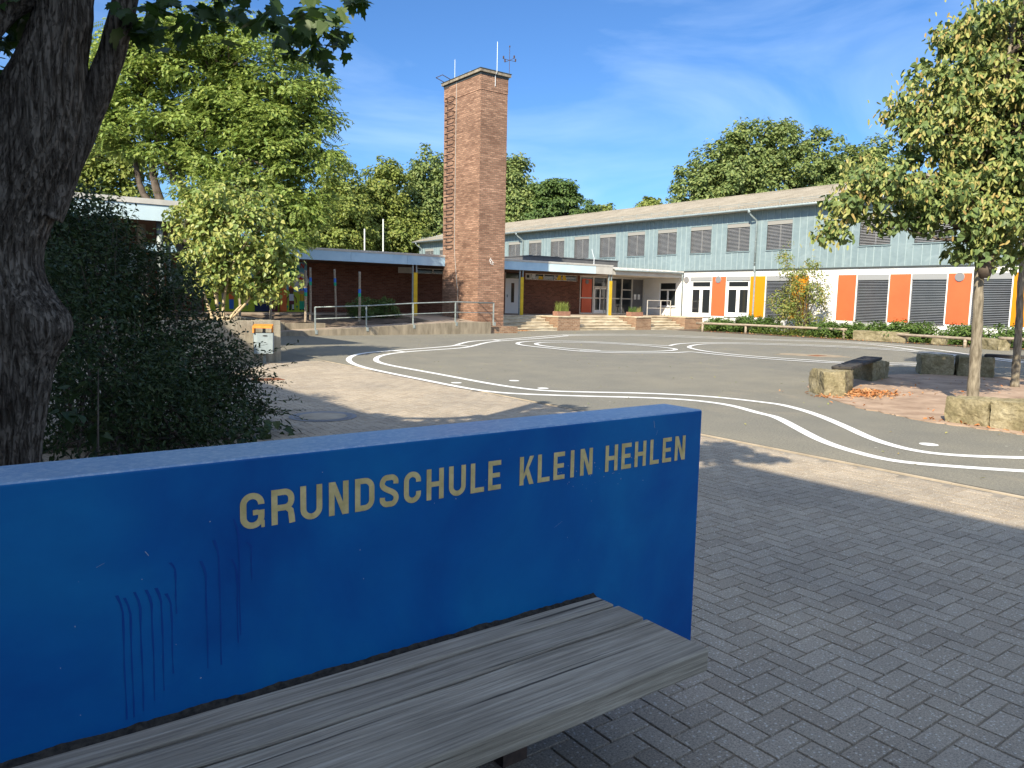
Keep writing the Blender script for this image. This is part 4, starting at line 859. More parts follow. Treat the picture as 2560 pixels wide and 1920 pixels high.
# ------------------------------------------------------------------ ramp, handrail, steps, piers
def rampz(x): return np.interp(x, [7.0, 11.3, 17.7, 30], [.0, .2, .5, .5])
mb = MB(); xs = [7.4, 9.3, 11.3, 13.5, 15.6, 17.7, 19.55]
for a, b in zip(xs, xs[1:]):
    za, zb_ = rampz(a) + .02, rampz(b) + .02
    mb.hexa([(a, 28.12, -.05), (b, 28.12, -.05), (b, 28.34, -.05), (a, 28.34, -.05), (a, 28.12, za), (b, 28.12, zb_), (b, 28.34, zb_), (a, 28.34, za)])
tag(mb.build('retaining_wall', 'concrete_old', bevel=.012), 'stained low concrete wall edging the ramp below the tower', 'wall')
mb = MB()
for a, b in zip(xs, xs[1:]):
    za, zb_ = rampz(a), rampz(b); mb.hexa([(a, 28.34, -.05), (b, 28.34, -.05), (b, 29.76, -.05), (a, 29.76, -.05), (a, 28.34, za), (b, 28.34, zb_), (b, 29.76, zb_), (a, 29.76, za)])
mb.hexa([(17.3, 29.76, .1), (19.67, 29.76, .1), (19.67, 33.6, .1), (17.3, 33.6, .1), (17.3, 29.76, .54), (19.67, 29.76, .505), (19.67, 33.6, .75), (17.3, 33.6, .75)])
structure(mb.build('ramp', 'terrace'))
mb = MB(); mb.box(19.55, TX1, 28.3, TY0 - .002, -.05, .30, 'brick_pier'); tag(mb.build('low_brick_block'), 'small brick block at the foot of the tower beside the steps', 'wall')
mb = MB(); mb.box(7.0, 9.0, 29.6, 29.78, -.05, .5); mb.box(9.02, 10.6, 29.6, 29.78, -.05, .47); mb.box(10.62, 12.3, 29.6, 29.78, -.05, .43)
tag(mb.build('bed_wall', 'concrete_old', bevel=.012), 'short low concrete wall holding the raised bed beside the ramp foot', 'wall')
hr = T('handrail', 'galvanised steel handrail with two rails along the ramp before the tower', 'railing', (11.3, 28.22, .2))
PX = [(11.3, 1.10), (13.46, 1.18), (15.6, 1.31), (17.7, 1.40), (19.73, 1.38)]
for x, zt_ in PX:
    mb = MB(); mb.box(x - .024, x + .024, 28.2, 28.248, rampz(x) - .12, zt_); mb.box(x - .05, x + .05, 28.10, 28.2, rampz(x) - .14, rampz(x) + .02); mb.build('post', 'galv', hr)
mb = MB(); mb.tube([(x, 28.224, z) for x, z in PX], .024, 8); mb.tube([(19.73, 28.224, 1.38), (19.75, 29.44, 1.36)], .022, 8); mb.build('top_rail', 'galv', hr, smooth=True)
mb = MB(); mb.tube([(x, 28.224, z - .45) for x, z in PX], .018, 8); mb.tube([(19.73, 28.224, .92), (19.75, 29.44, .9)], .018, 8); mb.build('middle_rail', 'galv', hr, smooth=True)
lab = ['broad concrete steps between the tower and the first brick pier', 'broad concrete steps leading to the entrance between two brick piers', 'concrete steps between the two right hand brick piers below the white wall']
for (a, b), L in zip(((21.18, 25.18), (26.72, 30.88), (32.12, 34.98)), lab):
    st = T('stair_flight', L, 'steps', ((a + b) / 2, 30.2, 0), 'entrance steps')
    mb = MB()
    for i in range(5): mb.box(a, b, 30.24 + .33 * i, 31.88, .148 * i - (.05 if i == 0 else 0), .148 * (i + 1) - .05)
    mb.build('riser_block', 'step', st)
    for i in range(5):
        mb = MB(); y0 = 30.21 + .33 * i + random.uniform(-.015, .015); x = a
        while x < b - .05:
            x2 = min(b, x + random.uniform(.9, 1.4)); mb.box(x + .004, x2 - .004, y0 + random.uniform(-.01, .01), y0 + .36 if i < 4 else 31.87, .148 * (i + 1) - .055, .148 * (i + 1) + random.uniform(-.004, .004)); x = x2
        mb.build('tread_slab', 'step', st, bevel=.012)
for (a, b), L in zip(((25.2, 26.7), (30.9, 32.1), (35.0, 36.55)), ('brick pier with pale stains between the first two step flights under a planter', 'brick pier in the middle of the entrance steps under a small planter', 'brick pier closing the steps beside the hedge and white wall')):
    pr_ = T('stair_pier', L, 'pier', ((a + b) / 2, 31, 0), 'brick piers of the entrance steps')
    mb = MB(); mb.box(a, b, 30.2, 31.87, -.05, .68); mb.build('brickwork', 'brick_pier', pr_)
    mb = MB(); mb.box(a - .03, b + .03, 30.16, 31.9, .682, .748); mb.build('coping', 'step', pr_, bevel=.01)
er = T('entrance_rail', 'pale steel railing beside the recessed white wall at the entrance', 'railing', (36.3, 33.2, .74))
for x in (34.9, 36.1, 37.0):
    mb = MB(); mb.box(x - .02, x + .02, 33.18, 33.22, .742, 1.68); mb.build('post', 'alu', er)
mb = MB(); mb.tube([(34.9, 33.2, 1.68), (37.0, 33.2, 1.68)], .022, 6); mb.tube([(34.9, 33.2, 1.2), (37.0, 33.2, 1.2)], .018, 6); mb.build('rail', 'alu', er)

# ------------------------------------------------------------------ covered walkway on the left
cw = T('covered_walkway', 'covered walkway with white blue fascia and steel post behind the dark hedge', 'canopy', (2, 24, .88))
mb = MB(); mb.box(-14, 6.17, 20.53, 30.5, 3.36, 3.76); rr = mb.build('roof', 'feltroof', cw)
mb = MB(); mb.box(-14, 6.17, 20.56, 30.5, 3.30, 3.355); mb.build('soffit', 'soffit', rr)
for a, b in ((-14, -5), (-5, -1.2), (-1.2, 2.8), (2.8, 6.2)):
    mb = MB(); mb.box(a + .005, b - .005, 20.5, 20.528, 3.30, 3.68); mb.build('fascia_panel', 'fascialight', cw)
mb = MB(); mb.box(6.172, 6.2, 20.53, 30.5, 3.30, 3.68); mb.build('fascia_panel', 'fascialight', cw)
mb = MB(); mb.box(-14, 6.23, 20.47, 20.7, 3.69, 3.82); mb.box(6.05, 6.23, 20.7, 30.5, 3.69, 3.82); mb.build('roof_edge', 'trim', cw)
for x, y in ((4.28, 20.8), (-2.5, 20.8), (5.7, 26.5)):
    mb = MB(); mb.tube([(x, y, .86), (x, y, 3.3)], .075, 12); mb.build('post', 'galv', cw, smooth=True)
mb = MB(); mb.box(3.95, 4.15, 21.8, 22.0, .86, 3.3); mb.build('concrete_pier', 'concrete', cw)
mb = MB(); mb.box(-14, 5.0, 27.0, 27.2, .8, 3.3); mb.build('back_wall', 'brick_dark', cw)
mb = MB(); mb.box(.5, 4.9, 26.93, 26.99, 2.15, 2.85); ww = mb.build('window_band', 'pvc', cw)
mb = MB()
for a, b in ((.6, 1.9), (2.0, 3.3), (3.4, 4.8)): mb.box(a, b, 26.915, 26.928, 2.25, 2.75)
mb.build('pane', 'fascialight', ww)

# ------------------------------------------------------------------ concrete planter wall, litter bin
mb = MB(); mb.box(-3, 5.49, 17.37, 17.6, -.05, .952); mb.box(5.505, 6.12, 17.37, 17.6, -.05, .956); mb.box(5.9, 6.12, 17.602, 26, -.05, .952)
tag(mb.build('planter_wall', 'concrete', bevel=.01), 'weathered grey concrete planter wall behind the litter bin', 'wall')
bn = T('litter_bin', 'grey metal litter bin with orange wooden hood on a post before the concrete wall', 'bin', (5.6, 17.0, 0))
ca, sa = math.cos(-.42), math.sin(-.42)
def BR(x, y, z): return (5.6 + x * ca - y * sa, 17.0 + x * sa + y * ca, z)
mb = MB(); pl = [(-.21, -.10), (-.12, -.17), (.21, -.15), (.21, .15), (-.21, .15)]
n_ = len(pl); lo = [BR(x * .96, y * .96, .235) for x, y in pl]; hi = [BR(x, y, .695) for x, y in pl]
for i in range(n_): mb.face([lo[i], lo[(i + 1) % n_], hi[(i + 1) % n_], hi[i]])
mb.face(lo[::-1]); inn = [BR(x * .93, y * .93, .695) for x, y in pl]; low = [BR(x * .9, y * .9, .5) for x, y in pl]
for i in range(n_): mb.face([hi[i], hi[(i + 1) % n_], inn[(i + 1) % n_], inn[i]]); mb.face([inn[i], inn[(i + 1) % n_], low[(i + 1) % n_], low[i]])
bb = mb.build('body', 'binmetal', bn, bevel=.006)
mb = MB(); q = [BR(.045 + .055 * math.cos(t) * (1.0), -.1635, .635 + .016 * math.sin(t)) for t in np.linspace(0, 2 * math.pi, 16)[:-1]]; mb.face(q); mb.build('finger_slot', 'interior', bb)
mb = MB(); mb.hexa([BR(-.22, -.2, .80), BR(.2, -.2, .80), BR(.2, .17, .84), BR(-.22, .17, .84), BR(-.22, -.2, .845), BR(.2, -.2, .845), BR(.2, .17, .885), BR(-.22, .17, .885)])
mb.hexa([BR(-.22, -.195, .70), BR(-.185, -.195, .70), BR(-.185, .15, .70), BR(-.22, .15, .70), BR(-.22, -.195, .80), BR(-.185, -.195, .80), BR(-.185, .15, .84), BR(-.22, .15, .84)])
mb.hexa([BR(.165, -.0, .70), BR(.2, -.0, .70), BR(.2, .15, .70), BR(.165, .15, .70), BR(.165, 0, .80), BR(.2, 0, .80), BR(.2, .15, .84), BR(.165, .15, .84)])
mb.build('hood', 'binhood', bn, bevel=.005)
mb = MB(); mb.hexa([BR(-.03, .08, -.02), BR(.03, .08, -.02), BR(.03, .14, -.02), BR(-.03, .14, -.02), BR(-.03, .08, .8), BR(.03, .08, .8), BR(.03, .14, .8), BR(-.03, .14, .8)]); mb.build('post', 'galv', bn)

# ------------------------------------------------------------------ blue sign wall
WY = 2.03
sw = T('sign_wall', 'bright blue painted concrete wall with ochre school name lettering behind the bench', 'wall', (0, 2.13, 0))
mb = MB(); mb.box(-3.0, 2.487, WY, WY + .213, -.05, 1.113, 'blue'); mb.mat('bluetop'); mb.mi[1] = 1
mb.build('wall_body', parent=sw, bevel=.009, seg=3)
def letters():
    mb = MB(); z0, z1 = .9146, 1.0141; H = z1 - z0; dcount = [0]
    def pc(pts, d=None):
        dcount[0] += 1; y = WY - .0012 - (dcount[0] % 4) * .0002
        mb.face([(x, y, z) for x, z in pts])
    def stroke(path, s):
        P = np.array(path, float); n = len(P); d = np.gradient(P, axis=0); d /= np.linalg.norm(d, axis=1)[:, None]; nn = np.stack([-d[:, 1], d[:, 0]], 1) * s / 2
        dcount[0] += 1; y = WY - .0012 - (dcount[0] % 4) * .0002
        A, B = P + nn, P - nn
        for i in range(n - 1): mb.face([(A[i][0], y, A[i][1]), (B[i][0], y, B[i][1]), (B[i + 1][0], y, B[i + 1][1]), (A[i + 1][0], y, A[i + 1][1])])
    def arc(cx, cz, rx, rz_, a0, a1, n=9): return [(cx + rx * math.cos(t), cz + rz_ * math.sin(t)) for t in np.linspace(math.radians(a0), math.radians(a1), n)]
    s = .0172
    for ch, xa, xb in (('G', .588, .653), ('R', .672, .736), ('U', .753, .817), ('N', .837, .897), ('D', .917, .979), ('S', .997, .1058 * 10), ('C', 1.077, 1.136), ('H', 1.156, 1.218), ('U', 1.237, 1.300), ('L', 1.319, 1.372), ('E', 1.388, 1.439), ('K', 1.517, 1.577), ('L', 1.595, 1.648), ('E', 1.665, 1.716), ('I', 1.743, 1.760), ('N', 1.789, 1.849), ('H', 1.912, 1.975), ('E', 1.995, 2.046), ('H', 2.065, 2.126), ('L', 2.149, 2.199), ('E', 2.219, 2.270), ('N', 2.290, 2.351)):
        xa *= 1.015; xb *= 1.015; w_ = xb - xa; h = s / 2; r_ = min(w_ / 2 - h, .024); zm = (z0 + z1) / 2
        bx = lambda a, b, c, d: pc([(a, c), (b, c), (b, d), (a, d)])
        if ch in 'HEILNKDR': bx(xa, xa + s, z0, z1)
        if ch == 'H': bx(xb - s, xb, z0, z1); bx(xa + s, xb - s, zm - h * .95, zm + h * .95)
        if ch == 'E': bx(xa + s, xb, z0, z0 + s * .95); bx(xa + s, xb, z1 - s * .95, z1); bx(xa + s, xb - .004, zm - h * .9, zm + h * .9)
        if ch == 'L': bx(xa + s, xb, z0, z0 + s * .95)
        if ch == 'N': bx(xb - s, xb, z0, z1); pc([(xa + s * .2, z1), (xb - s * 1.15, z0), (xb - s * .2, z0), (xa + s * 1.15, z1)])
        if ch == 'K': pc([(xa + s, zm - .012), (xb - s * 1.05, z1), (xb, z1), (xa + s, zm - .032)][::1]); pc([(xa + s * 1.35, zm + .0), (xa + s * 2.0, zm + .018), (xb, z0), (xb - s * 1.12, z0)])
        U_ = arc(xa + h + r_, z0 + h + r_, r_, r_, 180, 270) + arc(xb - h - r_, z0 + h + r_, r_, r_, 270, 360)
        O_ = arc(xb - h - r_, z1 - h - r_, r_, r_, 0, 90) + arc(xa + h + r_, z1 - h - r_, r_, r_, 90, 180)
        if ch == 'U': stroke([(xa + h, z1)] + U_ + [(xb - h, z1)], s)
        if ch in 'CG':
            e = [(xb - h, z0 + .036)] if ch == 'C' else [(xb - h, zm + .0)]
            stroke([(xb - h, z1 - .034)] + O_ + U_ + e, s)
            if ch == 'G': bx(xa + w_ * .52, xb - s, zm - s * .75, zm + s * .1); bx(xb - s * .55, xb, z0, z0 + .02)
        if ch == 'D': stroke([(xa + s, z1 - h)] + arc(xb - h - r_, z1 - h - r_, r_, r_, 90, 0) + arc(xb - h - r_, z0 + h + r_, r_, r_, 0, -90) + [(xa + s, z0 + h)], s)
        if ch == 'R':
            q = .0195; stroke([(xa + s, z1 - h)] + arc(xb - h - q, z1 - h - q, q, q, 90, 0) + arc(xb - h - q, zm + q - .003, q, q, 0, -90) + [(xa + s, zm - .003)], s)
            stroke([(xb - h - .012, zm - .004), (xb - h - .002, zm - .014), (xb - h, zm - .028), (xb - h + .002, z0)], s)
        if ch == 'S':
            f = lambda u, v: (xa + u * w_, z0 + v * H)
            pts = [f(1 - h / w_, .70), f(1 - h / w_, .81), f(.72, .905), f(.5, .915), f(.28, .9), f(h / w_, .79), f(h / w_, .68), f(.3, .575), f(.7, .44), f(1 - h / w_, .33), f(1 - h / w_, .20), f(.72, .095), f(.5, .085), f(.28, .1), f(h / w_, .20), f(h / w_, .31)]
            stroke(interp([(a, b, 0) for a, b in pts], 60)[:, :2], s)
    return mb
letters().build('lettering', 'gold', sw)
mb = MB()
def G2(x, z): return (x, WY - .0008, z)
rr_ = random.Random(3)
for x, zt_, zb2 in ((.305, .80, .47), (.322, .79, .47), (.345, .80, .48), (.372, .80, .5), (.395, .80, .52), (.418, .78, .56), (.43, .86, .72), (.505, .85, .55), (.54, .90, .55), (.585, .84, .6), (.592, .95, .62), (.625, .88, .77)):
    x *= 1.0; z = zt_; xx = x - .012; P = [(xx, z)]
    for i in range(1, 15):
        f = i / 14; P.append((x - .012 * max(0, 1 - f * 9) + .0006 * math.sin(f * 9 + x * 40), zt_ + (zb2 - zt_) * f))
    wds = [.0008 + .0022 * math.exp(-i / 3.5) + .0007 * (1 + math.sin(i * 1.3 + x * 50)) for i in range(len(P))]
    for (a, b), wa, wb in zip(zip(P, P[1:]), wds, wds[1:]): mb.face([G2(a[0] - wa, a[1]), G2(b[0] - wb, b[1]), G2(b[0] + wb, b[1]), G2(a[0] + wa, a[1])])
mb.build('paint_drip', 'drip', sw)
mb = MB()
for i in range(75):
    if i < 55: x = rr_.gauss(1.93, .16); z = rr_.gauss(.915, .035) if rr_.random() < .7 else rr_.uniform(.88, 1.05)
    else: x = rr_.uniform(0, 2.4); z = rr_.uniform(.5, 1.05)
    r_ = rr_.uniform(.0006, .0022); a0 = rr_.random() * 3
    mb.face([(x + r_ * math.cos(a0 + t) * rr_.uniform(.5, 1.3), WY - .0022, z + r_ * math.sin(a0 + t) * rr_.uniform(.6, 1.5)) for t in (0, 1.2, 2.3, 3.4, 4.6, 5.5)])
for x, z, a, L in ((2.2, 1.06, 1.8, .03), (1.7, .74, .45, .04), (.25, .88, .4, .02), (.36, .9, -1, .015), (2.21, 1.03, 1.2, .02), (2.06, 1.0, 1.1, .03)):
    dx, dz = math.cos(a) * L, math.sin(a) * L; mb.face([(x, WY - .0023, z), (x + dx, WY - .0023, z + dz), (x + dx + .001, WY - .0023, z + dz + .001), (x + .0012, WY - .0023, z + .0012)])
mb.build('scratch_mark', 'scuff', sw)

# ------------------------------------------------------------------ bench
from mathutils import noise as mnoise
bc = T('bench', 'weathered grey timber bench with three thick planks along the blue wall', 'bench', (0, 1.75, 0))
for y0, y1, x1 in ((1.908, 2.0, 1.896), (1.765, 1.892, 1.902), (1.478, 1.751, 1.9)):
    mb = MB(); n_ = 40; 
    for i in range(n_):
        a, b = -2.6 + (x1 + 2.6) * i / n_, -2.6 + (x1 + 2.6) * (i + 1) / n_
        wv_ = lambda x, s_: .0018 * math.sin(x * 3.1 + s_) + .0012 * math.sin(x * 11 + 2 * s_)
        A = [(a, y0 + wv_(a, y0), .376), (b, y0 + wv_(b, y0), .376), (b, y1 + wv_(b, y1), .376), (a, y1 + wv_(a, y1), .376)]
        B = [(x, y, .45 + wv_(x, 5 * y)) for x, y, z in A]
        mb.face(B); mb.face([A[3], A[2], A[1], A[0]]); mb.face([A[0], A[1], B[1], B[0]]); mb.face([A[2], A[3], B[3], B[2]])
        if i == 0: mb.face([A[3], A[0], B[0], B[3]])
        if i == n_ - 1: mb.face([A[1], A[2], B[2], B[1]])
    p_ = mb.build('plank', 'timber', bc)
    import bmesh
    bm = bmesh.new(); bm.from_mesh(p_.data); bmesh.ops.remove_doubles(bm, verts=bm.verts, dist=1e-5); bmesh.ops.recalc_face_normals(bm, faces=bm.faces); bm.to_mesh(p_.data); bm.free()
    b_ = p_.modifiers.new('edge', 'BEVEL'); b_.width = .006; b_.segments = 2; b_.limit_method = 'ANGLE'; b_.angle_limit = math.radians(45)
for x in (1.45, .2, -1.4):
    mb = MB(); mb.box(x - .04, x + .04, 1.72, 2.03, .31, .375); mb.box(x - .05, x + .05, 1.9, 2.03, -.02, .31); mb.build('bracket', 'iron', bc)
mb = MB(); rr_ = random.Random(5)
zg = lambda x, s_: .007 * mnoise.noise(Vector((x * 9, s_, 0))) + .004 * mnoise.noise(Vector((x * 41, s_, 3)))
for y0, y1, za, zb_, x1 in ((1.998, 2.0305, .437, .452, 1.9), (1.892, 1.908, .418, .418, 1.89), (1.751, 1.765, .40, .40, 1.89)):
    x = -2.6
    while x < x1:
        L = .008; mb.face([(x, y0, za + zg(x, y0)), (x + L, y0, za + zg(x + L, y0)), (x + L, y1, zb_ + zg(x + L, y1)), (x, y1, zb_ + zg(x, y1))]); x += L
stuff(mb.build('gap_debris_shade', 'dirt_shade', bc))  # debris along the wall; between planks its dark colour also paints gap shade

# ------------------------------------------------------------------ stones, plank seats
from mathutils import noise as mnoise
def stone(name, quad, h, label, cat='stone', group=None, seed=0, sub=13):
    bm = bmesh.new(); bmesh.ops.create_cube(bm, size=2); bmesh.ops.subdivide_edges(bm, edges=bm.edges, cuts=sub, use_grid_fill=True)
    q = [Vector((x, y, 0)) for x, y in quad]; c = sum(q, Vector()) / 4
    for v in bm.verts:
        p = v.co.copy(); a = [abs(t) for t in p]
        p = Vector([p[i] * (1 - .02 * (a[(i + 1) % 3] ** 8 + a[(i + 2) % 3] ** 8)) for i in range(3)])
        s_, t_ = (p.x + 1) / 2, (p.y + 1) / 2
        b = q[0] * (1 - s_) * (1 - t_) + q[1] * s_ * (1 - t_) + q[2] * s_ * t_ + q[3] * (1 - s_) * t_
        w_ = Vector((b.x, b.y, -.06 + (h + .06) * (p.z + 1) / 2))
        nv = mnoise.noise_vector(w_ * 2.6 + Vector((seed, 0, 0))) * .04 + mnoise.noise_vector(w_ * 9 + Vector((0, seed, 0))) * .022 + mnoise.noise_vector(w_ * 27 + Vector((0, 0, seed))) * .008
        v.co = w_ + nv - c
    me = bpy.data.meshes.new(name); bm.to_mesh(me); bm.free(); me.materials.append(M['stone'])
    o = bpy.data.objects.new(name, me); COL.objects.link(o); o.location = c; return tag(o, label, cat, group)
gs = 'stone blocks round the linden trees'
stone('stone_block', [(12.03, 7.24), (12.29, 7.0), (13.2, 7.38), (12.55, 7.85)], .42, 'sunlit rough stone block beside the heap of orange leaves', 'stone', gs, 1)
stone('stone_block', [(15.33, 8.15), (16.46, 8.39), (16.6, 9.0), (15.5, 8.75)], .40, 'dark shaded stone block under the end of the dark plank', 'stone', gs, 2)
stone('stone_block', [(18.27, 8.57), (18.63, 7.97), (19.2, 8.3), (18.85, 8.95)], .46, 'dappled stone block left of its twin behind the near linden trunk', 'stone', gs, 3)
stone('stone_block', [(18.65, 7.93), (18.9, 7.25), (19.5, 7.5), (19.25, 8.25)], .46, 'dark stone block just behind the near linden trunk', 'stone', gs, 4)
stone('stone_block', [(10.9, 4.74), (10.89, 4.2), (11.32, 4.18), (11.3, 4.72)], .36, 'square sunlit stone block at the foot of the near linden', 'stone', gs, 5)
stone('stone_block', [(10.9, 4.18), (10.92, 3.3), (11.36, 3.3), (11.32, 4.16)], .38, 'long stone block with white lichen at the right picture edge', 'stone', gs, 6)
gr_ = 'stone blocks along the planting strip'
stone('edge_stone', [(33.75, 19.05), (33.85, 16.65), (34.4, 16.7), (34.3, 19.0)], .46, 'long rounded boulder between two timber rails before the hedge', 'stone', gr_, 7)
stone('edge_stone', [(33.85, 15.52), (33.8, 15.02), (34.3, 15.0), (34.3, 15.5)], .32, 'small squarish boulder under the low timber rail', 'stone', gr_, 8)
stone('edge_stone', [(32.75, 13.5), (32.1, 12.2), (32.6, 12.0), (33.25, 13.3)], .42, 'boulder behind the near linden trunk beside the rail end', 'stone', gr_, 9)
mb = MB(); mb.hexa([(12.75, 7.55, .425), (12.9, 7.25, .43), (16.35, 8.5, .41), (16.2, 8.85, .415), (12.75, 7.55, .475), (12.9, 7.25, .48), (16.35, 8.5, .465), (16.2, 8.85, .47)])
tag(mb.build('plank_seat', 'darkwood', bevel=.01), 'dark weathered plank lying across two stone blocks', 'plank')
mb = MB(); mb.hexa([(18.95, 7.5, .465), (19.3, 7.6, .465), (20.2, 5.0, .465), (19.85, 4.9, .465), (18.95, 7.5, .53), (19.3, 7.6, .53), (20.2, 5.0, .53), (19.85, 4.9, .53)])
tag(mb.build('plank_seat', 'darkwood', bevel=.01), 'dark plank seat running from a stone block to the right picture edge', 'plank')
stone('stone_block', [(19.75, 5.2), (19.95, 4.7), (20.4, 4.9), (20.2, 5.4)], .46, 'shaded stone block carrying the far end of the right plank', 'stone', gs, 12)

# ------------------------------------------------------------------ timber rails before the hedge
def rail(pts, posts, label):
    f = T('timber_rail', label, 'fence', (pts[0][0], pts[0][1], 0), 'low timber rails along the planting strip')
    mb = MB(); mb.tube(interp(pts, 14), .062, 9); mb.build('rail', 'roundwood', f, smooth=True)
    for x, y, z in posts:
        mb = MB(); mb.tube([(x, y, -.1), (x + .01, y, z)], .065, 9); mb.build('post', 'roundwood', f, smooth=True)
rail([(33.4, 28.0, .46), (33.75, 25, .47), (34.0, 22, .46), (34.25, 19.6, .46)], [(33.45, 27.6, .42), (33.78, 25.0, .43), (34.15, 20.6, .42), (34.25, 19.75, .44)], 'long low round timber rail on posts before the hedge and bush')
rail([(34.0, 17.4, .36), (33.4, 15.4, .36), (32.8, 13.5, .36)], [(33.9, 17.2, .33), (32.85, 13.75, .33)], 'low timber rail between the long boulder and the near linden trunk')
rail([(32.5, 12.4, .46), (32.1, 10.6, .46), (31.7, 8.8, .46)], [(32.5, 12.3, .43), (31.9, 9.8, .43)], 'timber rail at the right picture edge behind the far linden trunk')

# ------------------------------------------------------------------ painted poles in the raised bed
pl_ = [((11.6, 30, .42), (11.62, 30, 2.57), 1.84, .058, 'painted timber pole nearest the dancing figures of the mural'), ((12.2, 31, .42), (12.22, 31, 2.72), 2.3, .05, 'painted timber pole at the right edge of the mural'),
       ((13.36, 31, .42), (13.30, 31, 2.7), 2.3, .048, 'thin leaning timber pole with bands just under its top'), ((13.98, 30, .4), (14.0, 30, 2.6), 1.86, .056, 'painted timber pole in front of the round shrubs'),
       ((10.5, 31, .45), (10.52, 31, 2.4), 1.78, .05, 'painted timber pole before the dark mural door'), ((9.72, 32.5, .55), (9.7, 32.5, 2.5), 2.35, .05, 'shaded timber pole before the left mural panel'), ((8.6, 31, .45), (8.63, 31, 2.45), 2.2, .05, 'painted timber pole rising behind the sunlit lilac bush')]
for b, t, zb2, r_, L in pl_:
    p_ = T('painted_pole', L, 'pole', b, 'painted timber poles in the raised bed')
    P = interp([b, (b[0] * .6 + t[0] * .4 + .012, b[1], b[2] * .6 + t[2] * .4), t], 12)
    mb = MB(); mb.tube(P, [r_ * (1 - .12 * i / 11) for i in range(12)], 10); mb.build('shaft', 'roundwood', p_, smooth=True)
    at_ = lambda z: Vector(b) + (Vector(t) - Vector(b)) * ((z - b[2]) / (t[2] - b[2])) + Vector((.006, 0, 0))
    for m_, za, zc in (('m_blue', zb2, zb2 - .17), ('m_teal', zb2 - .172, zb2 - .32)):
        mb = MB(); mb.tube([at_(za), at_(zc)], r_ * .985 + .006, 12, caps=False); mb.build('colour_band', m_, p_, smooth=True)

# ------------------------------------------------------------------ planters, covers, poles behind, sheltering building
def planter(x0, x1, y, h, label):
    p_ = T('planter_box', label, 'planter', ((x0 + x1) / 2, y, .748), 'terracotta planters on the entrance piers')
    mb = MB(); t = .03; z = .748; y0, y1 = y - .2, y + .2
    mb.box(x0, x1, y0, y0 + t, z, z + h); mb.box(x0, x1, y1 - t, y1, z, z + h); mb.box(x0, x0 + t, y0 + t, y1 - t, z, z + h); mb.box(x1 - t, x1, y0 + t, y1 - t, z, z + h); mb.build('box', 'terracotta', p_, bevel=.006)
    mb = MB(); mb.box(x0 + t, x1 - t, y0 + t, y1 - t, z, z + h - .03); mb.build('compost', 'soil', p_)
    return p_
pa = planter(25.6, 26.5, 30.95, .24, 'terracotta planter with tall yellow green grasses on the first brick pier')
pb = planter(30.98, 31.95, 30.9, .24, 'low terracotta planter with sparse plants on the middle brick pier')
mh = T('manhole_cover', 'round manhole cover with pale centre in the shaded paving', 'manhole', (3.78, 9.2, 0))
mb = MB(); mb.disc((3.78, 9.2, .001), .30, 'z', 36, .016); mb.build('cover', 'kerb', mh)
mb = MB()
for r0, r1, z in ((.305, .35, .008), (.36, .43, .006)):
    for i in range(36):
        a, b = 2 * math.pi * i / 36, 2 * math.pi * (i + 1) / 36; mb.face([(3.78 + r0 * math.cos(a), 9.2 + r0 * math.sin(a), z), (3.78 + r1 * math.cos(a), 9.2 + r1 * math.sin(a), z), (3.78 + r1 * math.cos(b), 9.2 + r1 * math.sin(b), z), (3.78 + r0 * math.cos(b), 9.2 + r0 * math.sin(b), z)])
mb.build('rim', 'vent', mh)
def grate(x, y, L, W, label):
    g_ = T('drain_grate', label, 'drain', (x, y, 0), 'rusty drain grates'); mb = MB()
    mb.box(x - L / 2, x + L / 2, y - W / 2, y - W / 2 + .03, -.02, .010); mb.box(x - L / 2, x + L / 2, y + W / 2 - .03, y + W / 2, -.02, .010)
    for i in range(9): xx = x - L / 2 + .02 + (L - .04) * i / 8; mb.box(xx - .012, xx + .012, y - W / 2 + .03, y + W / 2 - .03, -.02, .009)
    mb.build('bars', 'rust', g_); mb = MB(); mb.box(x - L / 2 + .01, x + L / 2 - .01, y - W / 2 + .01, y + W / 2 - .01, -.03, .0035); mb.build('sump', 'interior', g_)
grate(4.6, 13.75, .5, .34, 'rusty drain grate in the sunlit paving left of the track')
grate(21.7, 13.35, .5, .36, 'rusty drain grate in the sandy patch of the asphalt')
for x, h, L in ((28.46, 7.25, 'shorter pale mast behind the pavilion roof'), (30.2, 8.2, 'taller pale mast behind the pavilion roof')):
    mb = MB(); mb.tube([(x, 60, 0), (x, 60, h)], .06, 8); tag(mb.build('flag_mast', 'flagpole'), L, 'mast', 'masts behind the pavilion')
nb = T('sheltering_hall', 'tall white school hall standing left of the maple and blue wall', 'building', (-8, 3, 0))
mb = MB(); mb.box(-24, -5.2, -20.0, 15.0, -.05, 6.8); mb.build('wall', 'white', nb)
mb = MB(); mb.prism([(-24.5, -20.5), (-2.69, -20.5), (-2.69, -.45), (-4.37, -.45), (-4.40, 10.15), (-2.88, 12.15), (-2.88, 16.2), (-24.5, 16.2)], 6.8, 7.0); mb.build('roof', 'trim', nb)
for i in range(6):
    y = -13 + 5 * i; mb = MB(); mb.box(-5.198, -5.15, y, y + 2.2, 1.0, 2.6); f_ = mb.build('window', 'pvc', nb)
    mb = MB(); mb.box(-5.145, -5.135, y + .1, y + 2.1, 1.1, 2.5); mb.build('pane', 'glass', f_)

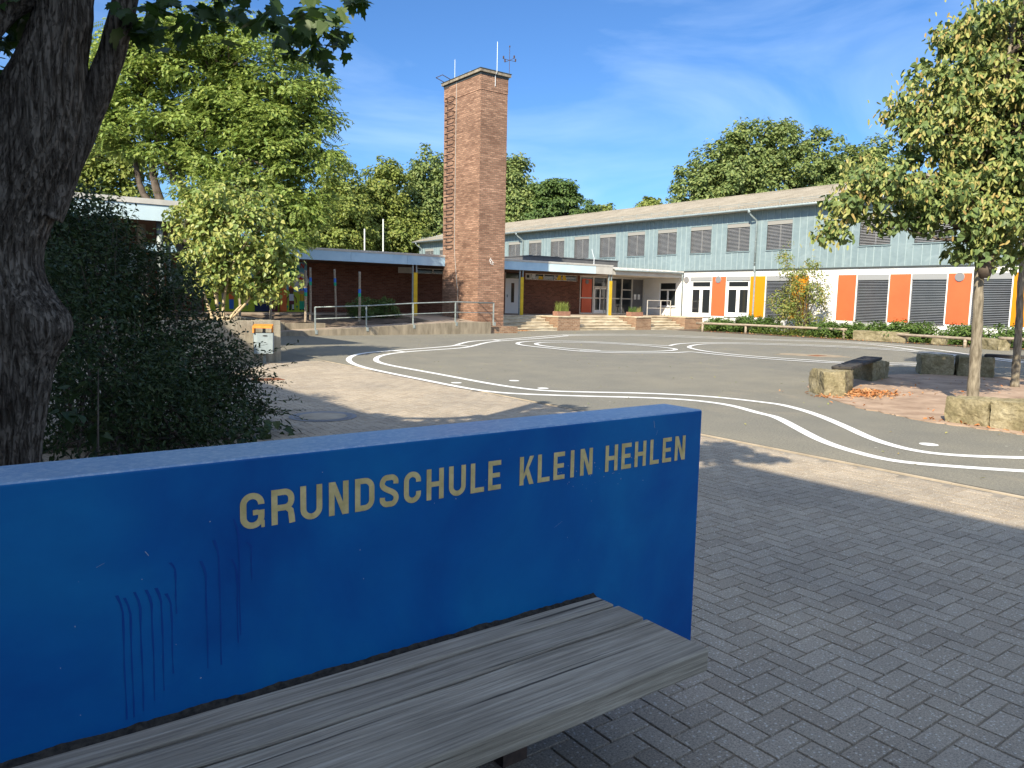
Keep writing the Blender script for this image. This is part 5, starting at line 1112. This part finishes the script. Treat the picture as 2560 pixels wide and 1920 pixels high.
# ------------------------------------------------------------------ vegetation
def scaled(key, f): return [(b[0] * f, b[1] * f, 1.55 + (b[2] - 1.55) * f, b[3] * f, b[4] * f) for b in BLOBS[key]]
def tree(name, label, blobs, mat, proto, size, density, per, rc, base=None, r0=.3, nl=40, seed=1, bark='branch', group=None, stems=None, cat='tree', **kw):
    B = np.array([b[:3] for b in blobs]); cen = B.mean(0)
    base = base or (float(cen[0]), float(cen[1]), 0.0)
    t = T(name, label, cat, base, group)
    C = crown('crown', blobs, t, mat, proto, size, density, per, rc, seed, **kw)
    mb = MB()
    if stems is None:
        top = (cen[0], cen[1], B[:, 2].max() * .8 + cen[2] * .2); mid = ((base[0] + top[0]) / 2 + .2, (base[1] + top[1]) / 2, top[2] * .5)
        stems = [[base, mid, top]]
    sp = []
    for s in stems:
        P = interp(s, 16); mb.tube(P, list(np.linspace(r0, r0 * .28, 16)), 9); sp += [tuple(p) for p in P[5:]]
    mb.build('trunk', bark, t, smooth=True)
    mb = MB(); limbs(C, sp, nl, r0 * .3, seed + 50, mb); mb.build('branches', bark, t)
    return t, C

# big pinnate-leaved tree on the left behind the pavilion
ST = [[(11.47, 46.84, 0), (11.47, 46.84, 3.5), (10.49, 47.86, 5.61), (9.27, 48.98, 7.19), (8.94, 49.52, 9.31), (8.3, 50.32, 12.5)], [(11.5, 47.0, 2.5), (10.02, 48.39, 6.94), (9.71, 48.99, 9.6), (9.52, 49.5, 13.2)],
      [(11.58, 46.76, 3), (12.05, 46.82, 6.45), (11.03, 47.76, 7.76), (10.07, 48.8, 10.14), (10.58, 48.65, 12.5)], [(11.69, 46.68, 2.5), (12.41, 46.67, 7.27), (12.57, 47.0, 10.48), (13.0, 46.97, 14.0)], [(12.1, 46.8, 6.5), (13.2, 46.2, 8.6), (15.0, 45.2, 10.5), (16.2, 44.3, 11.5)]]
AF = .62
ab = [(x * AF, y * AF, 1.55 + (z - 1.55) * AF, rx * AF * 1.02, rz * AF * 1.02) for x, y, z, rx, rz in BLOBS['ailanthus'] + [(10.5, 49, 16.2, 2.2, 1.2), (7.2, 51.2, 12.2, 1.4, 2.2), (14.2, 46.5, 12.0, 2.4, 2.0)]]
ST = [[(x * AF, y * AF, max(0, 1.55 + (z - 1.55) * AF)) for x, y, z in s] for s in ST]
pt_, Ca = tree('pinnate_tree', 'tall broad tree with feathery yellow green leaves and several dark stems behind the walkway roof', ab, 'lf_ail', RHOMB, .17, 17, 105, .55, base=(11.5 * AF, 46.8 * AF, 0), r0=.2, nl=150, seed=3, stems=ST, up_=.9, droop=.3, flat=.55, spread=1.1, rnd=.8)
r_ = np.random.default_rng(77); idx = np.repeat(np.arange(len(Ca)), 9); n = len(idx); o_ = norm(r_.normal(size=(n, 3)))
leaves('leaf_sprays', Ca[idx] + o_ * np.array([.55, .55, .3]), o_ * .3 + np.array([0, 0, 1.1]) + r_.normal(size=(n, 3)) * .35, o_ + r_.normal(size=(n, 3)) * .4, .34 + .14 * r_.random(n), FROND, 'lf_ail', pt_)
tree('young_tree', 'bright yellow green tree seen between the maple trunk and the feathery tree', scaled('yellow_bush', 1.0) + [(5.4, 38.0, 4.6, 1.9, 1.4), (6.6, 37.4, 5.2, 1.2, 1.2), (3.9, 38.6, 7.4, 1.2, 1.3)], 'lf_lime', RHOMB, .2, 34, 50, .5, r0=.14, nl=30, seed=4)
bgt = 'trees beyond the school roofs'
tree('lime_tree', 'light green narrow lime tree right beside the feathery tree', scaled('lime1', 1.3) + [(30.9, 73, 3.4, 2.9, 2.4), (33.4, 74.2, 6.0, 2.6, 3.0), (28.6, 74, 8.2, 2.2, 2.6)], 'lf_lime', RHOMB, .36, 21, 55, .74, spread=1.28, r0=.3, nl=30, seed=5, group=bgt)
tree('lime_tree', 'broad light green lime tree behind the two pale masts', scaled('lime2', 1.3) + [(37.7, 74.7, 4.2, 3.4, 2.6), (35, 75.4, 4.9, 2.6, 2.1), (40.6, 75, 7.4, 2.5, 3.2), (36, 75.2, 10.8, 1.6, 1.8)], 'lf_lime', RHOMB, .36, 21, 55, .74, spread=1.28, r0=.34, nl=30, seed=6, group=bgt)
tree('oak_tree', 'mid green oak touching the left edge of the brick tower', scaled('oakL', 1.3) + [(43.5, 76.7, 5, 3.6, 2.8), (45.8, 75.7, 12.8, 2, 2.3)], 'lf_oak', RHOMB, .37, 21, 52, .76, spread=1.28, r0=.36, nl=30, seed=7, group=bgt)
tree('oak_tree', 'leafy oak touching the right edge of the brick tower', scaled('oakR', 1.3) + [(50, 68.4, 8, 3.1, 2.3)], 'lf_oak', RHOMB, .36, 24, 58, .78, spread=1.12, r0=.34, nl=30, seed=8, group=bgt)
tree('layered_tree', 'dark feathery tree with layered boughs and gaps above the block roof', scaled('acacia', 1.35), 'lf_dark', RHOMB, .32, 20, 70, .7, base=(52.4, 64, 0), r0=.26, nl=45, seed=9, group=bgt, flat=.45, stems=[[(52.4, 64, 0), (52.3, 64.1, 7.6), (52, 64.5, 13.4)], [(52.3, 64.1, 7.6), (53.4, 63.3, 11), (54.2, 62.7, 13)]])
tree('layered_tree', 'small dark tuft of a tree just above the block ridge', scaled('acacia2', 1.2) + [(53.9, 60.6, 10, 1.4, 1)], 'lf_dark', RHOMB, .26, 20, 60, .5, r0=.16, nl=15, seed=10, group=bgt, flat=.5)
tree('distant_tree', 'tiny yellowish tree top just above the block ridge near the dark tuft', BLOBS['limeS'] + [(56.2, 59.9, 10, 1.2, .8)], 'lf_lime', RHOMB, .3, 22, 50, .5, r0=.16, nl=8, seed=11, group=bgt)
tree('distant_tree', 'small light green tree top above the middle of the block ridge', BLOBS['limeS2'] + [(63.5, 61, 11.3, 1.7, 1.0)], 'lf_lime', RHOMB, .32, 20, 60, .5, r0=.18, nl=8, seed=12, group=bgt)
tree('large_oak', 'large spreading oak with open crown rising behind the classroom block', BLOBS['oakBig'] + [(60.5, 47, 13.6, 2.6, 2.2)], 'lf_oak', RHOMB, .34, 15, 46, .6, spread=1.3, base=(62.3, 46.2, 0), r0=.42, nl=85, seed=13, group=bgt,
     stems=[[(62.3, 46.2, 0), (62.2, 46.3, 9), (62.6, 46.0, 14), (62.8, 45.8, 17)], [(62.2, 46.3, 9), (60, 47.6, 12), (58.2, 48.6, 13.5)], [(62.2, 46.3, 9), (64.8, 44.4, 12.5), (67, 42.6, 15)], [(62.2, 46.3, 10), (61.2, 46.9, 13.5), (60.6, 47.3, 16)]])
tree('large_oak', 'oak crown half hidden behind the near linden above the block roof', BLOBS['oakR2'] + [(73.5, 41.2, 12.5, 3, 2)], 'lf_oak', RHOMB, .34, 17, 48, .62, spread=1.25, r0=.36, nl=30, seed=14, group=bgt)

# lilac on the planter wall
lb = [b if i != 3 else (b[0] - .12, b[1], b[2] + .08, b[3] * .85, b[4] * .85) for i, b in enumerate(scaled('lilac', 17.7 / 15.6))]; f_ = 17.7 / 15.6
lst = [[(5.0, 18.35, .85), (4.95, 18.4, 1.5), (4.75, 18.5, 2.3), (4.5, 18.6, 3.0)], [(5.08, 18.3, .85), (5.12, 18.3, 1.45), (5.3, 18.25, 2.2), (5.6, 18.0, 2.8)], [(4.9, 18.4, .85), (4.7, 18.6, 1.7), (4.55, 18.75, 2.4), (4.4, 18.8, 3.1)],
       [(5.12, 18.32, .85), (5.4, 18.15, 1.15), (5.65, 17.95, 1.55), (5.75, 17.9, 2.1)], [(5.03, 18.4, .85), (5.0, 18.45, 1.6), (5.2, 18.4, 2.6), (5.3, 18.3, 3.4)], [(5.15, 18.25, .85), (5.3, 18.2, 1.1), (5.45, 18.1, 1.3)]]
lt = T('lilac_bush', 'sunlit lilac bush with pale multiple stems growing above the concrete planter wall', 'bush', (5.05, 18.35, .88))
mb = MB(); sp = []
for s in lst:
    P = interp(s, 14); mb.tube(P, list(np.linspace(.042, .014, 14)), 8); sp += [tuple(p) for p in P[5:]]
mb.build('stems', 'stembark', lt, smooth=True)
C = crown('crown', lb, lt, 'lf_lilac', HEART, .105, 85, 30, .25, 21, up_=.5, droop=1.1, flat=.9, rnd=.7, spread=.98)
mb = MB(); limbs(C, sp, 70, .012, 22, mb); mb.build('twigs', 'stembark', lt)

# dark hedge between the maple and the paving (all in the hall's shade)
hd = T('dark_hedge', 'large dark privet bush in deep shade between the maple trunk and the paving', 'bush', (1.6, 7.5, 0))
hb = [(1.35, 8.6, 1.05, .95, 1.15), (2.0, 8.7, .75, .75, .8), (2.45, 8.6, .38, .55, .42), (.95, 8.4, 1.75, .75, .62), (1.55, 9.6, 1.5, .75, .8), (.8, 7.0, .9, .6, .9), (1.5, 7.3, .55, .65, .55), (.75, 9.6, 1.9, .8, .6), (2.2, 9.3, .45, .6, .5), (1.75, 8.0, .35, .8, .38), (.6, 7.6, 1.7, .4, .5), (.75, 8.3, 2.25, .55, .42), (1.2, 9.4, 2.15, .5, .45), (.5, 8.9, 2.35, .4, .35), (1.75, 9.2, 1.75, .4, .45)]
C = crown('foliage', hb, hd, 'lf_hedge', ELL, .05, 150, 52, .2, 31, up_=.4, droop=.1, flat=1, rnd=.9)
mb = MB(); r_ = np.random.default_rng(33)
for i in range(110):
    c = C[r_.integers(len(C))]; mb.tube([(1.4 + r_.normal() * .5, 8.3 + r_.normal() * .7, 0), ((c[0] + 1.4) / 2, (c[1] + 8.3) / 2, c[2] * .45), tuple(c)], [.012, .008, .003], 4, caps=False)
# long shoots standing out of the hedge
pos = []; nr = []; tp = []
def shoot(p0, d, L, n, arch=-.25):
    P = []
    for i in range(9):
        f = i / 8; P.append(Vector(p0) + Vector(d) * L * f + Vector((0, 0, arch * L * f * f)))
    mb.tube(P, list(np.linspace(.004, .0012, 9)), 4, caps=False)
    for i in range(n):
        f = .12 + .88 * (i + .5) / n; q = Vector(p0) + Vector(d) * L * f + Vector((0, 0, arch * L * f * f)); side = Vector(d).cross(Vector((r_.normal() * .4, r_.normal() * .4, 1))).normalized() * (1 if i % 2 else -1)
        pos.append(tuple(q)); tp.append(tuple(side + Vector(d) * .8 + Vector(tuple(r_.normal(size=3) * .2)))); nr.append(tuple(Vector((0, 0, 1)) + Vector(tuple(r_.normal(size=3) * .45))))
for i in range(60):   # towards the paving on the right
    h = r_.uniform(.05, 1.15); x0 = 2.65 - .75 * max(0, h - .3) ** .8 + r_.normal() * .1
    d = Vector((r_.uniform(.5, 1), r_.uniform(-.55, -.1), r_.uniform(.0, .75))).normalized(); shoot((x0 - .15, 8.6 + r_.normal() * .35, h), d, r_.uniform(.35, .85), 18)
for i in range(75):   # upwards
    x0 = r_.uniform(.3, 2.0); z0 = 2.5 - .75 * max(0, x0 - .6) + r_.normal() * .1; d = Vector((r_.uniform(-.1, .5), r_.uniform(-.3, .1), 1)).normalized(); shoot((x0, 8.7 + r_.normal() * .5, z0 - .2), d, r_.uniform(.3, .75), 20, -.1)
for x0, z0, d, L in ((2.3, .55, (.62, -.3, .62), 1.15), (2.35, .5, (.7, -.25, .5), .95), (2.5, .1, (.8, -.3, .42), .8), (2.5, .25, (.8, -.2, .35), .75)): shoot((x0, 8.5, z0), Vector(d).normalized(), L, 24)
mb.build('stems', 'branch', hd)
leaves('shoot_leaves', np.array(pos), np.array(nr), np.array(tp), .042 + .018 * r_.random(len(pos)), ELL, 'lf_hedge', hd)
# broad-leaved sapling at the trunk foot
sg = T('leafy_sapling', 'low sapling with broad green leaves between the maple trunk and the dark hedge', 'plant', (.78, 6.1, 0))
crown('leaves', [(.80, 6.1, .55, .2, .5), (.86, 6.05, .28, .28, .25)], sg, 'lf_hedge', HEART, .10, 30, 9, .12, 35, up_=.8, droop=.2)
mb = MB(); mb.tube([(.78, 6.1, 0), (.8, 6.1, .5), (.82, 6.1, 1.0)], [.012, .008, .003], 6); mb.build('stem', 'branch', sg)
gc = T('ground_plants', 'low broad leaved ground plants at the foot of the dark hedge behind the blue wall', 'plant', (1.6, 6.9, 0))
crown('leaves', [(1.5, 6.6, .12, .55, .15), (2.3, 7.6, .15, .5, .16), (2.75, 8.3, .12, .35, .14), (1.0, 6.0, .1, .4, .12)], gc, 'lf_hedge', HEART, .085, 60, 10, .14, 36, up_=1.0, droop=.2)

# maple: trunk as one displaced surface, forked stem, knots, low bough with lobed leaves
mt = T('maple_tree', 'big old maple with furrowed forked trunk and burl standing behind the blue wall', 'tree', (.22, 5.56, 0))
RV = np.array([.804, -.595, 0.]); FV = np.array([.595, .804, 0.]); P0 = np.array([.1, 5.65, 0])
def pt(s, z, d=0.): return P0 + RV * s + FV * d + np.array([0, 0, z])
zc = [-.1, .15, .5, 1.0, 1.4, 1.73, 2.0, 2.3, 2.5, 2.7, 2.92, 3.07, 3.23, 4.2, 5.2]
cs = [.08, .085, .09, .16, .14, .13, .22, .385, .455, .485, .555, .605, .63, .72, .78]
rs = [.34, .27, .25, .26, .258, .258, .265, .235, .225, .23, .185, .165, .155, .13, .10]
NA, NZ = 200, 300
Zs = np.linspace(-.1, 5.2, NZ); cc = interp([(c, 0, 0) for c in cs], 400)[:, 0]; zq = interp([(z, 0, 0) for z in zc], 400)[:, 0]; rq = interp([(r, 0, 0) for r in rs], 400)[:, 0]
V = []
for z in Zs:
    c, r = np.interp(z, zq, cc), np.interp(z, zq, rq)
    for a in range(NA):
        t = 2 * math.pi * a / NA; rr = r
        rr += .16 * math.exp(-((z - 1.46 + .12 * math.cos(t)) / .20) ** 2) * max(0, math.cos(t)) ** 2.2          # burl facing right
        rr += .075 * math.exp(-((z - 2.46) / .085) ** 2) * max(0, math.cos(t + 2.3)) ** 8                   # old knot
        q = Vector((math.cos(t) * 2.2, math.sin(t) * 2.2, z * .55)); rid = mnoise.noise(Vector((q.x * 2.6, q.y * 2.6, q.z * 1.3)))
        rr += .008 * rid - .016 * (1 - min(1, 3.2 * abs(mnoise.noise(Vector((math.cos(t) * 6.5, math.sin(t) * 6.5, z * 1.6)))))) - .008 * (1 - min(1, 4 * abs(mnoise.noise(Vector((math.cos(t) * 12, math.sin(t) * 12, z * 3.5 + 5)))))) + .02 * mnoise.noise(Vector((math.cos(t), math.sin(t), z * 1.1)))
        V.append(pt(c + rr * math.cos(t), z, rr * math.sin(t)))
F = [(j * NA + a, j * NA + (a + 1) % NA, (j + 1) * NA + (a + 1) % NA, (j + 1) * NA + a) for j in range(NZ - 1) for a in range(NA)]
npmesh('trunk', np.array(V), F, 'bark', mt, smooth=True)
mb = MB()
def bough(pts, r0, r1, n=40):
    P = interp(pts, n); mb.tube([tuple(p + .01 * np.array(mnoise.noise_vector(Vector(p) * 5))) for p in P], list(np.linspace(r0, r1, n)), 18)
bough([pt(.44, 2.0, .05), pt(.52, 2.22, .08), pt(.61, 2.467, .12), pt(.71, 2.706, .15), pt(.82, 2.995, .16), pt(.895, 3.228, .16), pt(1.0, 3.6, .16), pt(1.17, 4.2, .16)], .095, .06, 60)
bough([pt(.56, 3.3, -.05), pt(.42, 3.14, -.16), pt(.34, 3.0, -.22), pt(.22, 2.8, -.26), pt(.02, 2.5, -.3)], .085, .06)
bough([pt(.5, 4.0), pt(.2, 4.4, -.6), pt(-.4, 4.8, -1.3), pt(-1.2, 5.0, -1.6)], .1, .04)
bough([pt(.72, 4.0), (.6, 4.6, 4.7), (.7, 3.3, 4.85), (.45, 1.5, 4.75)], .06, .02)
bough([pt(.76, 3.4), pt(.95, 3.45, -.2), pt(1.3, 3.42, -.5), pt(1.75, 3.3, -.75), pt(2.1, 3.18, -.9)], .03, .008, 30)
bough([pt(.9, 3.5, -.1), pt(1.3, 3.6, -.5), pt(1.9, 3.45, -.95)], .02, .006, 20)
mb.build('boughs', 'bark', mt, smooth=True)
pos = []; r_ = np.random.default_rng(41)
for x, y, z, rx, rz in [(0.98, 5.26, 3.17, .17, .15), (1.16, 5.13, 3.21, .17, .17), (1.32, 5.01, 3.2, .15, .12), (1.46, 4.92, 3.27, .10, .06), (1.61, 4.80, 3.24, .13, .10), (1.77, 4.68, 3.19, .13, .13), (1.88, 4.59, 3.15, .12, .17), (1.97, 4.52, 3.16, .06, .10), (1.87, 4.58, 3.02, .06, .06), (1.72, 4.70, 3.06, .06, .06), (1.5, 4.95, 3.42, .6, .10), (.41, 5.5, 3.2, .22, .2), (.2, 5.4, 3.3, .3, .25), (.22, 5.45, 3.25, .2, .22), (.35, 5.6, 3.42, .35, .15), (.28, 5.75, 3.05, .22, .22), (.42, 5.85, 3.2, .25, .2), (2.08, 4.45, 3.36, .1, .04)]:
    n = int(10 + 520 * rx * rz * (1 if rx < .5 else .35)); d = r_.normal(size=(n, 3)); d = norm(d) * (r_.random(n) ** .4)[:, None]; pos.append(np.array([x, y, z]) + d * np.array([rx * .75, rx * .75, rz]) + FV * r_.normal(size=(n, 1)) * .12)
n0 = len(np.concatenate(pos))
for x, y, z, rx, rz, n in ((-.7, 3.8, 4.6, .75, .35, 650), (-1.3, 4.3, 4.6, .7, .35, 650), (-1.0, 3.0, 4.3, .6, .4, 260), (-.9, 5.8, 3.9, .6, .3, 450), (-.35, 4.2, 4.9, .45, .3, 220), (.1, 4.6, 4.35, .5, .25, 200), (.60, 1.6, 4.6, .45, .25, 230), (.95, 1.85, 4.6, .3, .12, 60), (.85, 1.2, 4.6, .2, .1, 40), (1.15, 4.9, 4.65, .45, .12, 90), (.5, 4.7, 4.6, .5, .2, 160), (.55, 3.3, 4.75, .35, .2, 120)):
    d = norm(r_.normal(size=(n, 3))) * (r_.random(n) ** .45)[:, None]; pos.append(np.array([x, y, z]) + d * np.array([rx, rx, rz]))
pos = np.concatenate(pos); n = len(pos)
nr = np.array([-.3, -.5, .75]) + r_.normal(size=(n, 3)) * .5; tp = np.array([.15, -.15, -1.0]) + r_.normal(size=(n, 3)) * .5
leaves('crown', pos, nr, tp, .10 + .05 * r_.random(n), MAPLE, 'lf_maple', mt)

# lindens on the gravel island
lk = dict(up_=.45, droop=.9, flat=.8, rnd=.7)
def linden(label, base, blobs, r0, tz, seed, nl):
    t = T('linden_tree', label, 'tree', base, 'lindens on the gravel island')
    ax = np.array([b[:3] for b in blobs]).mean(0)
    s = [base, (base[0] - .01, base[1] + .02, 1.2), (base[0] - .02, base[1] + .06, 2.4), (base[0] + .1, base[1] + .05, 4.0), (base[0] + .25, base[1], 5.6), (base[0] + .3, base[1], 6.6)]
    P = interp(s, 46); rr = [r0 * (1.12 if i == 0 else 1) * (1 - .30 * min(1, p[2] / 2.5) - .5 * max(0, p[2] - 2.5) / 4.5) + .006 * math.sin(i * 2.1) for i, p in enumerate(P)]
    mb = MB(); mb.tube(P, rr, 18); mb.build('trunk', 'barklight', t, smooth=True)
    C = crown('crown', blobs, t, 'lf_linden', HEART, .095, 78, 30, .20, seed, spread=1.08, **lk)
    r = np.random.default_rng(seed + 1)
    # hanging seed bracts crowd the sunlit outer clusters
    O = norm(C - ax); lit = O @ np.array([-.75, -.43, .5]) + 1.5 * np.array([mnoise.noise(Vector(c) * 1.25 + Vector((seed, 0, 0))) for c in C]); K = C[lit > np.quantile(lit, .52)]
    idx = np.repeat(np.arange(len(K)), 42); m = len(idx); pos = K[idx] + r.normal(size=(m, 3)) * .13 + np.array([-.05, -.03, .02])
    leaves('seed_bracts', pos, np.array([-.5, -.4, .3]) + r.normal(size=(m, 3)) * .5, np.array([-.1, -.1, -1]) + r.normal(size=(m, 3)) * .4, .07 + .035 * r.random(m), BRACT, 'lf_bract', t)
    mb = MB(); limbs(C, [tuple(p) for p in P[17:]], nl, .028, seed + 2, mb); mb.build('branches', 'branch', t)
    return t
l1 = linden('near linden with pale trunk and yellowish seed bracts behind the square stone block', (12.42, 5.02, 0), BLOBS['linden'] + [(13.3, 4.3, 4.2, .9, .9), (12.9, 4.4, 5.6, .8, .7), (13.0, 5.6, 4.6, .8, .9), (12.8, 5.6, 3.3, .7, .6)], .086, 2, 51, 110)
mb = MB(); mb.tube([(12.41, 5.02, 2.02), (12.40, 5.0, 2.2), (12.41, 5.0, 2.42)], [.085, .125, .085], 12); mb.build('graft_collar', 'branch', l1, smooth=True)
l2 = linden('far linden with dark shaded trunk at the right picture edge', (17.18, 6.19, 0), [b for b in BLOBS['linden2']] + [(17.6, 7.0, 4.4, .9, .9), (17.2, 6.6, 5.6, 1.0, .9), (18, 6.2, 5.2, 1.2, 1)], .078, 2, 61, 90)

# shrub and hedge before the classroom block
fs = T('tall_shrub', 'tall straggly yellow green shrub with upright shoots before the white wall', 'bush', (35.3, 22.6, 0))
fb = [(x * 1.075 - .2, y * 1.075 - .1, 1.6 + (z - 1.55) * 1.2, rx * .95, rz * 1.08) for x, y, z, rx, rz in BLOBS['forsythia']]
C = crown('foliage', fb, fs, 'lf_forsy', ELL, .13, 42, 34, .28, 71, up_=.5, droop=.2, flat=1, spread=1.08)
mb = MB()
for i in range(26):
    c = C[(i * 37) % len(C)]; mb.tube([(35.3 + .15 * math.sin(i), 22.6 + .2 * math.cos(i * 2), 0), (35.3 + (c[0] - 35.3) * .3, 22.6 + (c[1] - 22.6) * .4, c[2] * .55), tuple(c)], [.03, .02, .008], 5, caps=False)
mb.build('stems', 'branch', fs)
gh = 'low evergreen bushes along the planting strip'
for i, (y0, y1, h, L) in enumerate(((28.6, 26.4, .75, 'low evergreen bush at the brick pier end of the planting strip'), (26.2, 23.9, .95, 'fuller evergreen bush under the yellow panels'), (21.9, 20.0, .78, 'evergreen bush right of the tall straggly shrub'), (19.9, 18.3, .85, 'evergreen bush above the rail end before the white gap'), (17.8, 15.9, .95, 'evergreen bush behind the low squarish boulder'), (15.4, 13.6, .85, 'evergreen bush behind the near linden trunk'), (13.2, 11.0, .9, 'evergreen bush beside the far linden trunk at the right edge'))):
    t = T('evergreen_bush', L, 'bush', (35.2, (y0 + y1) / 2, 0), gh); r = np.random.default_rng(80 + i)
    bl = [(34.9 + r.normal() * .2, y0 + (y1 - y0) * (k + .5) / 4 + r.normal() * .1, h * .5, .7, h * (.42 + .14 * r.random())) for k in range(4)]
    C = crown('foliage', bl, t, 'lf_bush', ELL, .12, 105, 36, .2, 90 + i, up_=.7, droop=-.1, flat=.9)
    mb = MB()
    for k in range(0, len(C), 9): mb.tube([(C[k][0] * .5 + 17.6, C[k][1], 0), tuple(C[k])], [.014, .005], 4, caps=False)
    mb.build('stems', 'branch', t)
def cover(name, region, n, size, mat, zmax, seed, proto=ELL, dropz=None):
    r = np.random.default_rng(seed); P = []
    while len(P) < n:
        x, y = r.uniform(region[0], region[1]), r.uniform(region[2], region[3])
        if mnoise.noise(Vector((x * .8, y * .8, seed))) > -.15: P.append((x, y, r.random() ** 1.5 * zmax + .03))
    P = np.array(P); o = leaves(name, P, np.array([0, 0, 1]) + r.normal(size=(n, 3)) * .45, r.normal(size=(n, 3)), size * (.7 + .6 * r.random(n)), proto, mat, None); return stuff(o)
cover('ivy_ground_cover', (34.0, 36.6, 11, 28.4), 11000, .11, 'lf_ivy', .3, 101)
# dry fallen leaves: the orange heap by the stone block and scattered ones
r_ = np.random.default_rng(111); n = 620
A = np.array([12.95, 6.95]) + r_.normal(size=(n, 2)) * np.array([.36, .22]); P = np.column_stack([A, .02 + .05 * r_.random(n) * np.exp(-((A[:, 0] - 13.0) ** 2 + (A[:, 1] - 6.95) ** 2) / .5)])
B_ = np.column_stack([r_.uniform(11.2, 19, 170), r_.uniform(1.5, 8.3, 170), np.full(170, .02)]); C_ = np.column_stack([r_.uniform(33.3, 34.2, 500), r_.uniform(12, 28, 500), np.full(500, .02)])
D_ = np.column_stack([12.0 + r_.normal(size=60) * .12, 7.2 + r_.normal(size=60) * .14, np.full(60, .012)]); E_ = np.column_stack([r_.normal(size=300) * .5 + 22.5, 30.15 + r_.normal(size=300) * .05, np.full(300, .012)])
G_ = np.column_stack([r_.uniform(10.75, 11.0, 60), r_.uniform(3.3, 5, 60), np.full(60, .015)])
P = np.concatenate([P, B_, C_, D_, E_, G_]); n = len(P)
stuff(leaves('fallen_leaves', P, np.array([0, 0, 1]) + r_.normal(size=(n, 3)) * .5, r_.normal(size=(n, 3)), .05 + .04 * r_.random(n), ELL, 'lf_dry', None))
n = 700; P = np.column_stack([r_.uniform(7.4, 31, n), r_.uniform(1, 29, n), np.full(n, .008)])
stuff(leaves('leaf_litter', P, np.array([0, 0, 1]) + r_.normal(size=(n, 3)) * .3, r_.normal(size=(n, 3)), .03 + .025 * r_.random(n), ELL, 'lf_bract', None))

# round shrubs before the brick wall, grasses in the planters
for (x, y, z, rx, rz), L, sd in (((14.75, 31.6, 1.05, .62, .55), 'dark round shrub left of its twin before the brick wall', 121), ((16.15, 32.0, 1.05, .72, .52), 'dark round shrub right of its twin before the brick wall', 122)):
    t = T('round_shrub', L, 'bush', (x, y, .5), 'round shrubs in the raised bed')
    C = crown('foliage', [(x, y, z, rx, rz), (x + .1, y, z - .25, rx * .9, .38)], t, 'lf_dark', ELL, .09, 150, 42, .17, sd, up_=.6, droop=0)
    mb = MB()
    for k in range(0, len(C), 7): mb.tube([(x, y, .5), tuple(C[k])], [.016, .004], 4, caps=False)
    mb.build('stems', 'branch', t)
def grasses(parent, x0, x1, y, z, n, h, mat, seed):
    r = np.random.default_rng(seed); V = []; F = []
    for i in range(n):
        x, yy = r.uniform(x0, x1), y + r.uniform(-.14, .14); L = h * (.5 + .6 * r.random()); a = r.uniform(0, 6.28); lean = r.uniform(.05, .5); w_ = .007
        for k in range(4):
            f = k / 3; px, py, pz = x + math.cos(a) * lean * L * f * f, yy + math.sin(a) * lean * L * f * f, z + L * f * (1 - .15 * f); ww = w_ * (1 - .8 * f)
            V += [(px - ww * math.sin(a + .6), py + ww * math.cos(a + .6), pz), (px + ww * math.sin(a + .6), py - ww * math.cos(a + .6), pz)]
        b = len(V) - 8
        for k in range(3): F.append((b + 2 * k, b + 2 * k + 1, b + 2 * k + 3, b + 2 * k + 2))
    npmesh('grass_tuft', np.array(V), F, mat, parent)
grasses(pa, 25.65, 26.45, 30.95, .95, 420, .62, 'lf_lime', 131)
grasses(pb, 31.02, 31.5, 30.9, .95, 150, .4, 'lf_bush', 132); grasses(pb, 31.6, 31.9, 30.9, .95, 50, .42, 'lf_bract', 133)
for o in list(bpy.data.objects):
    if '_w' in o: del o['_w']
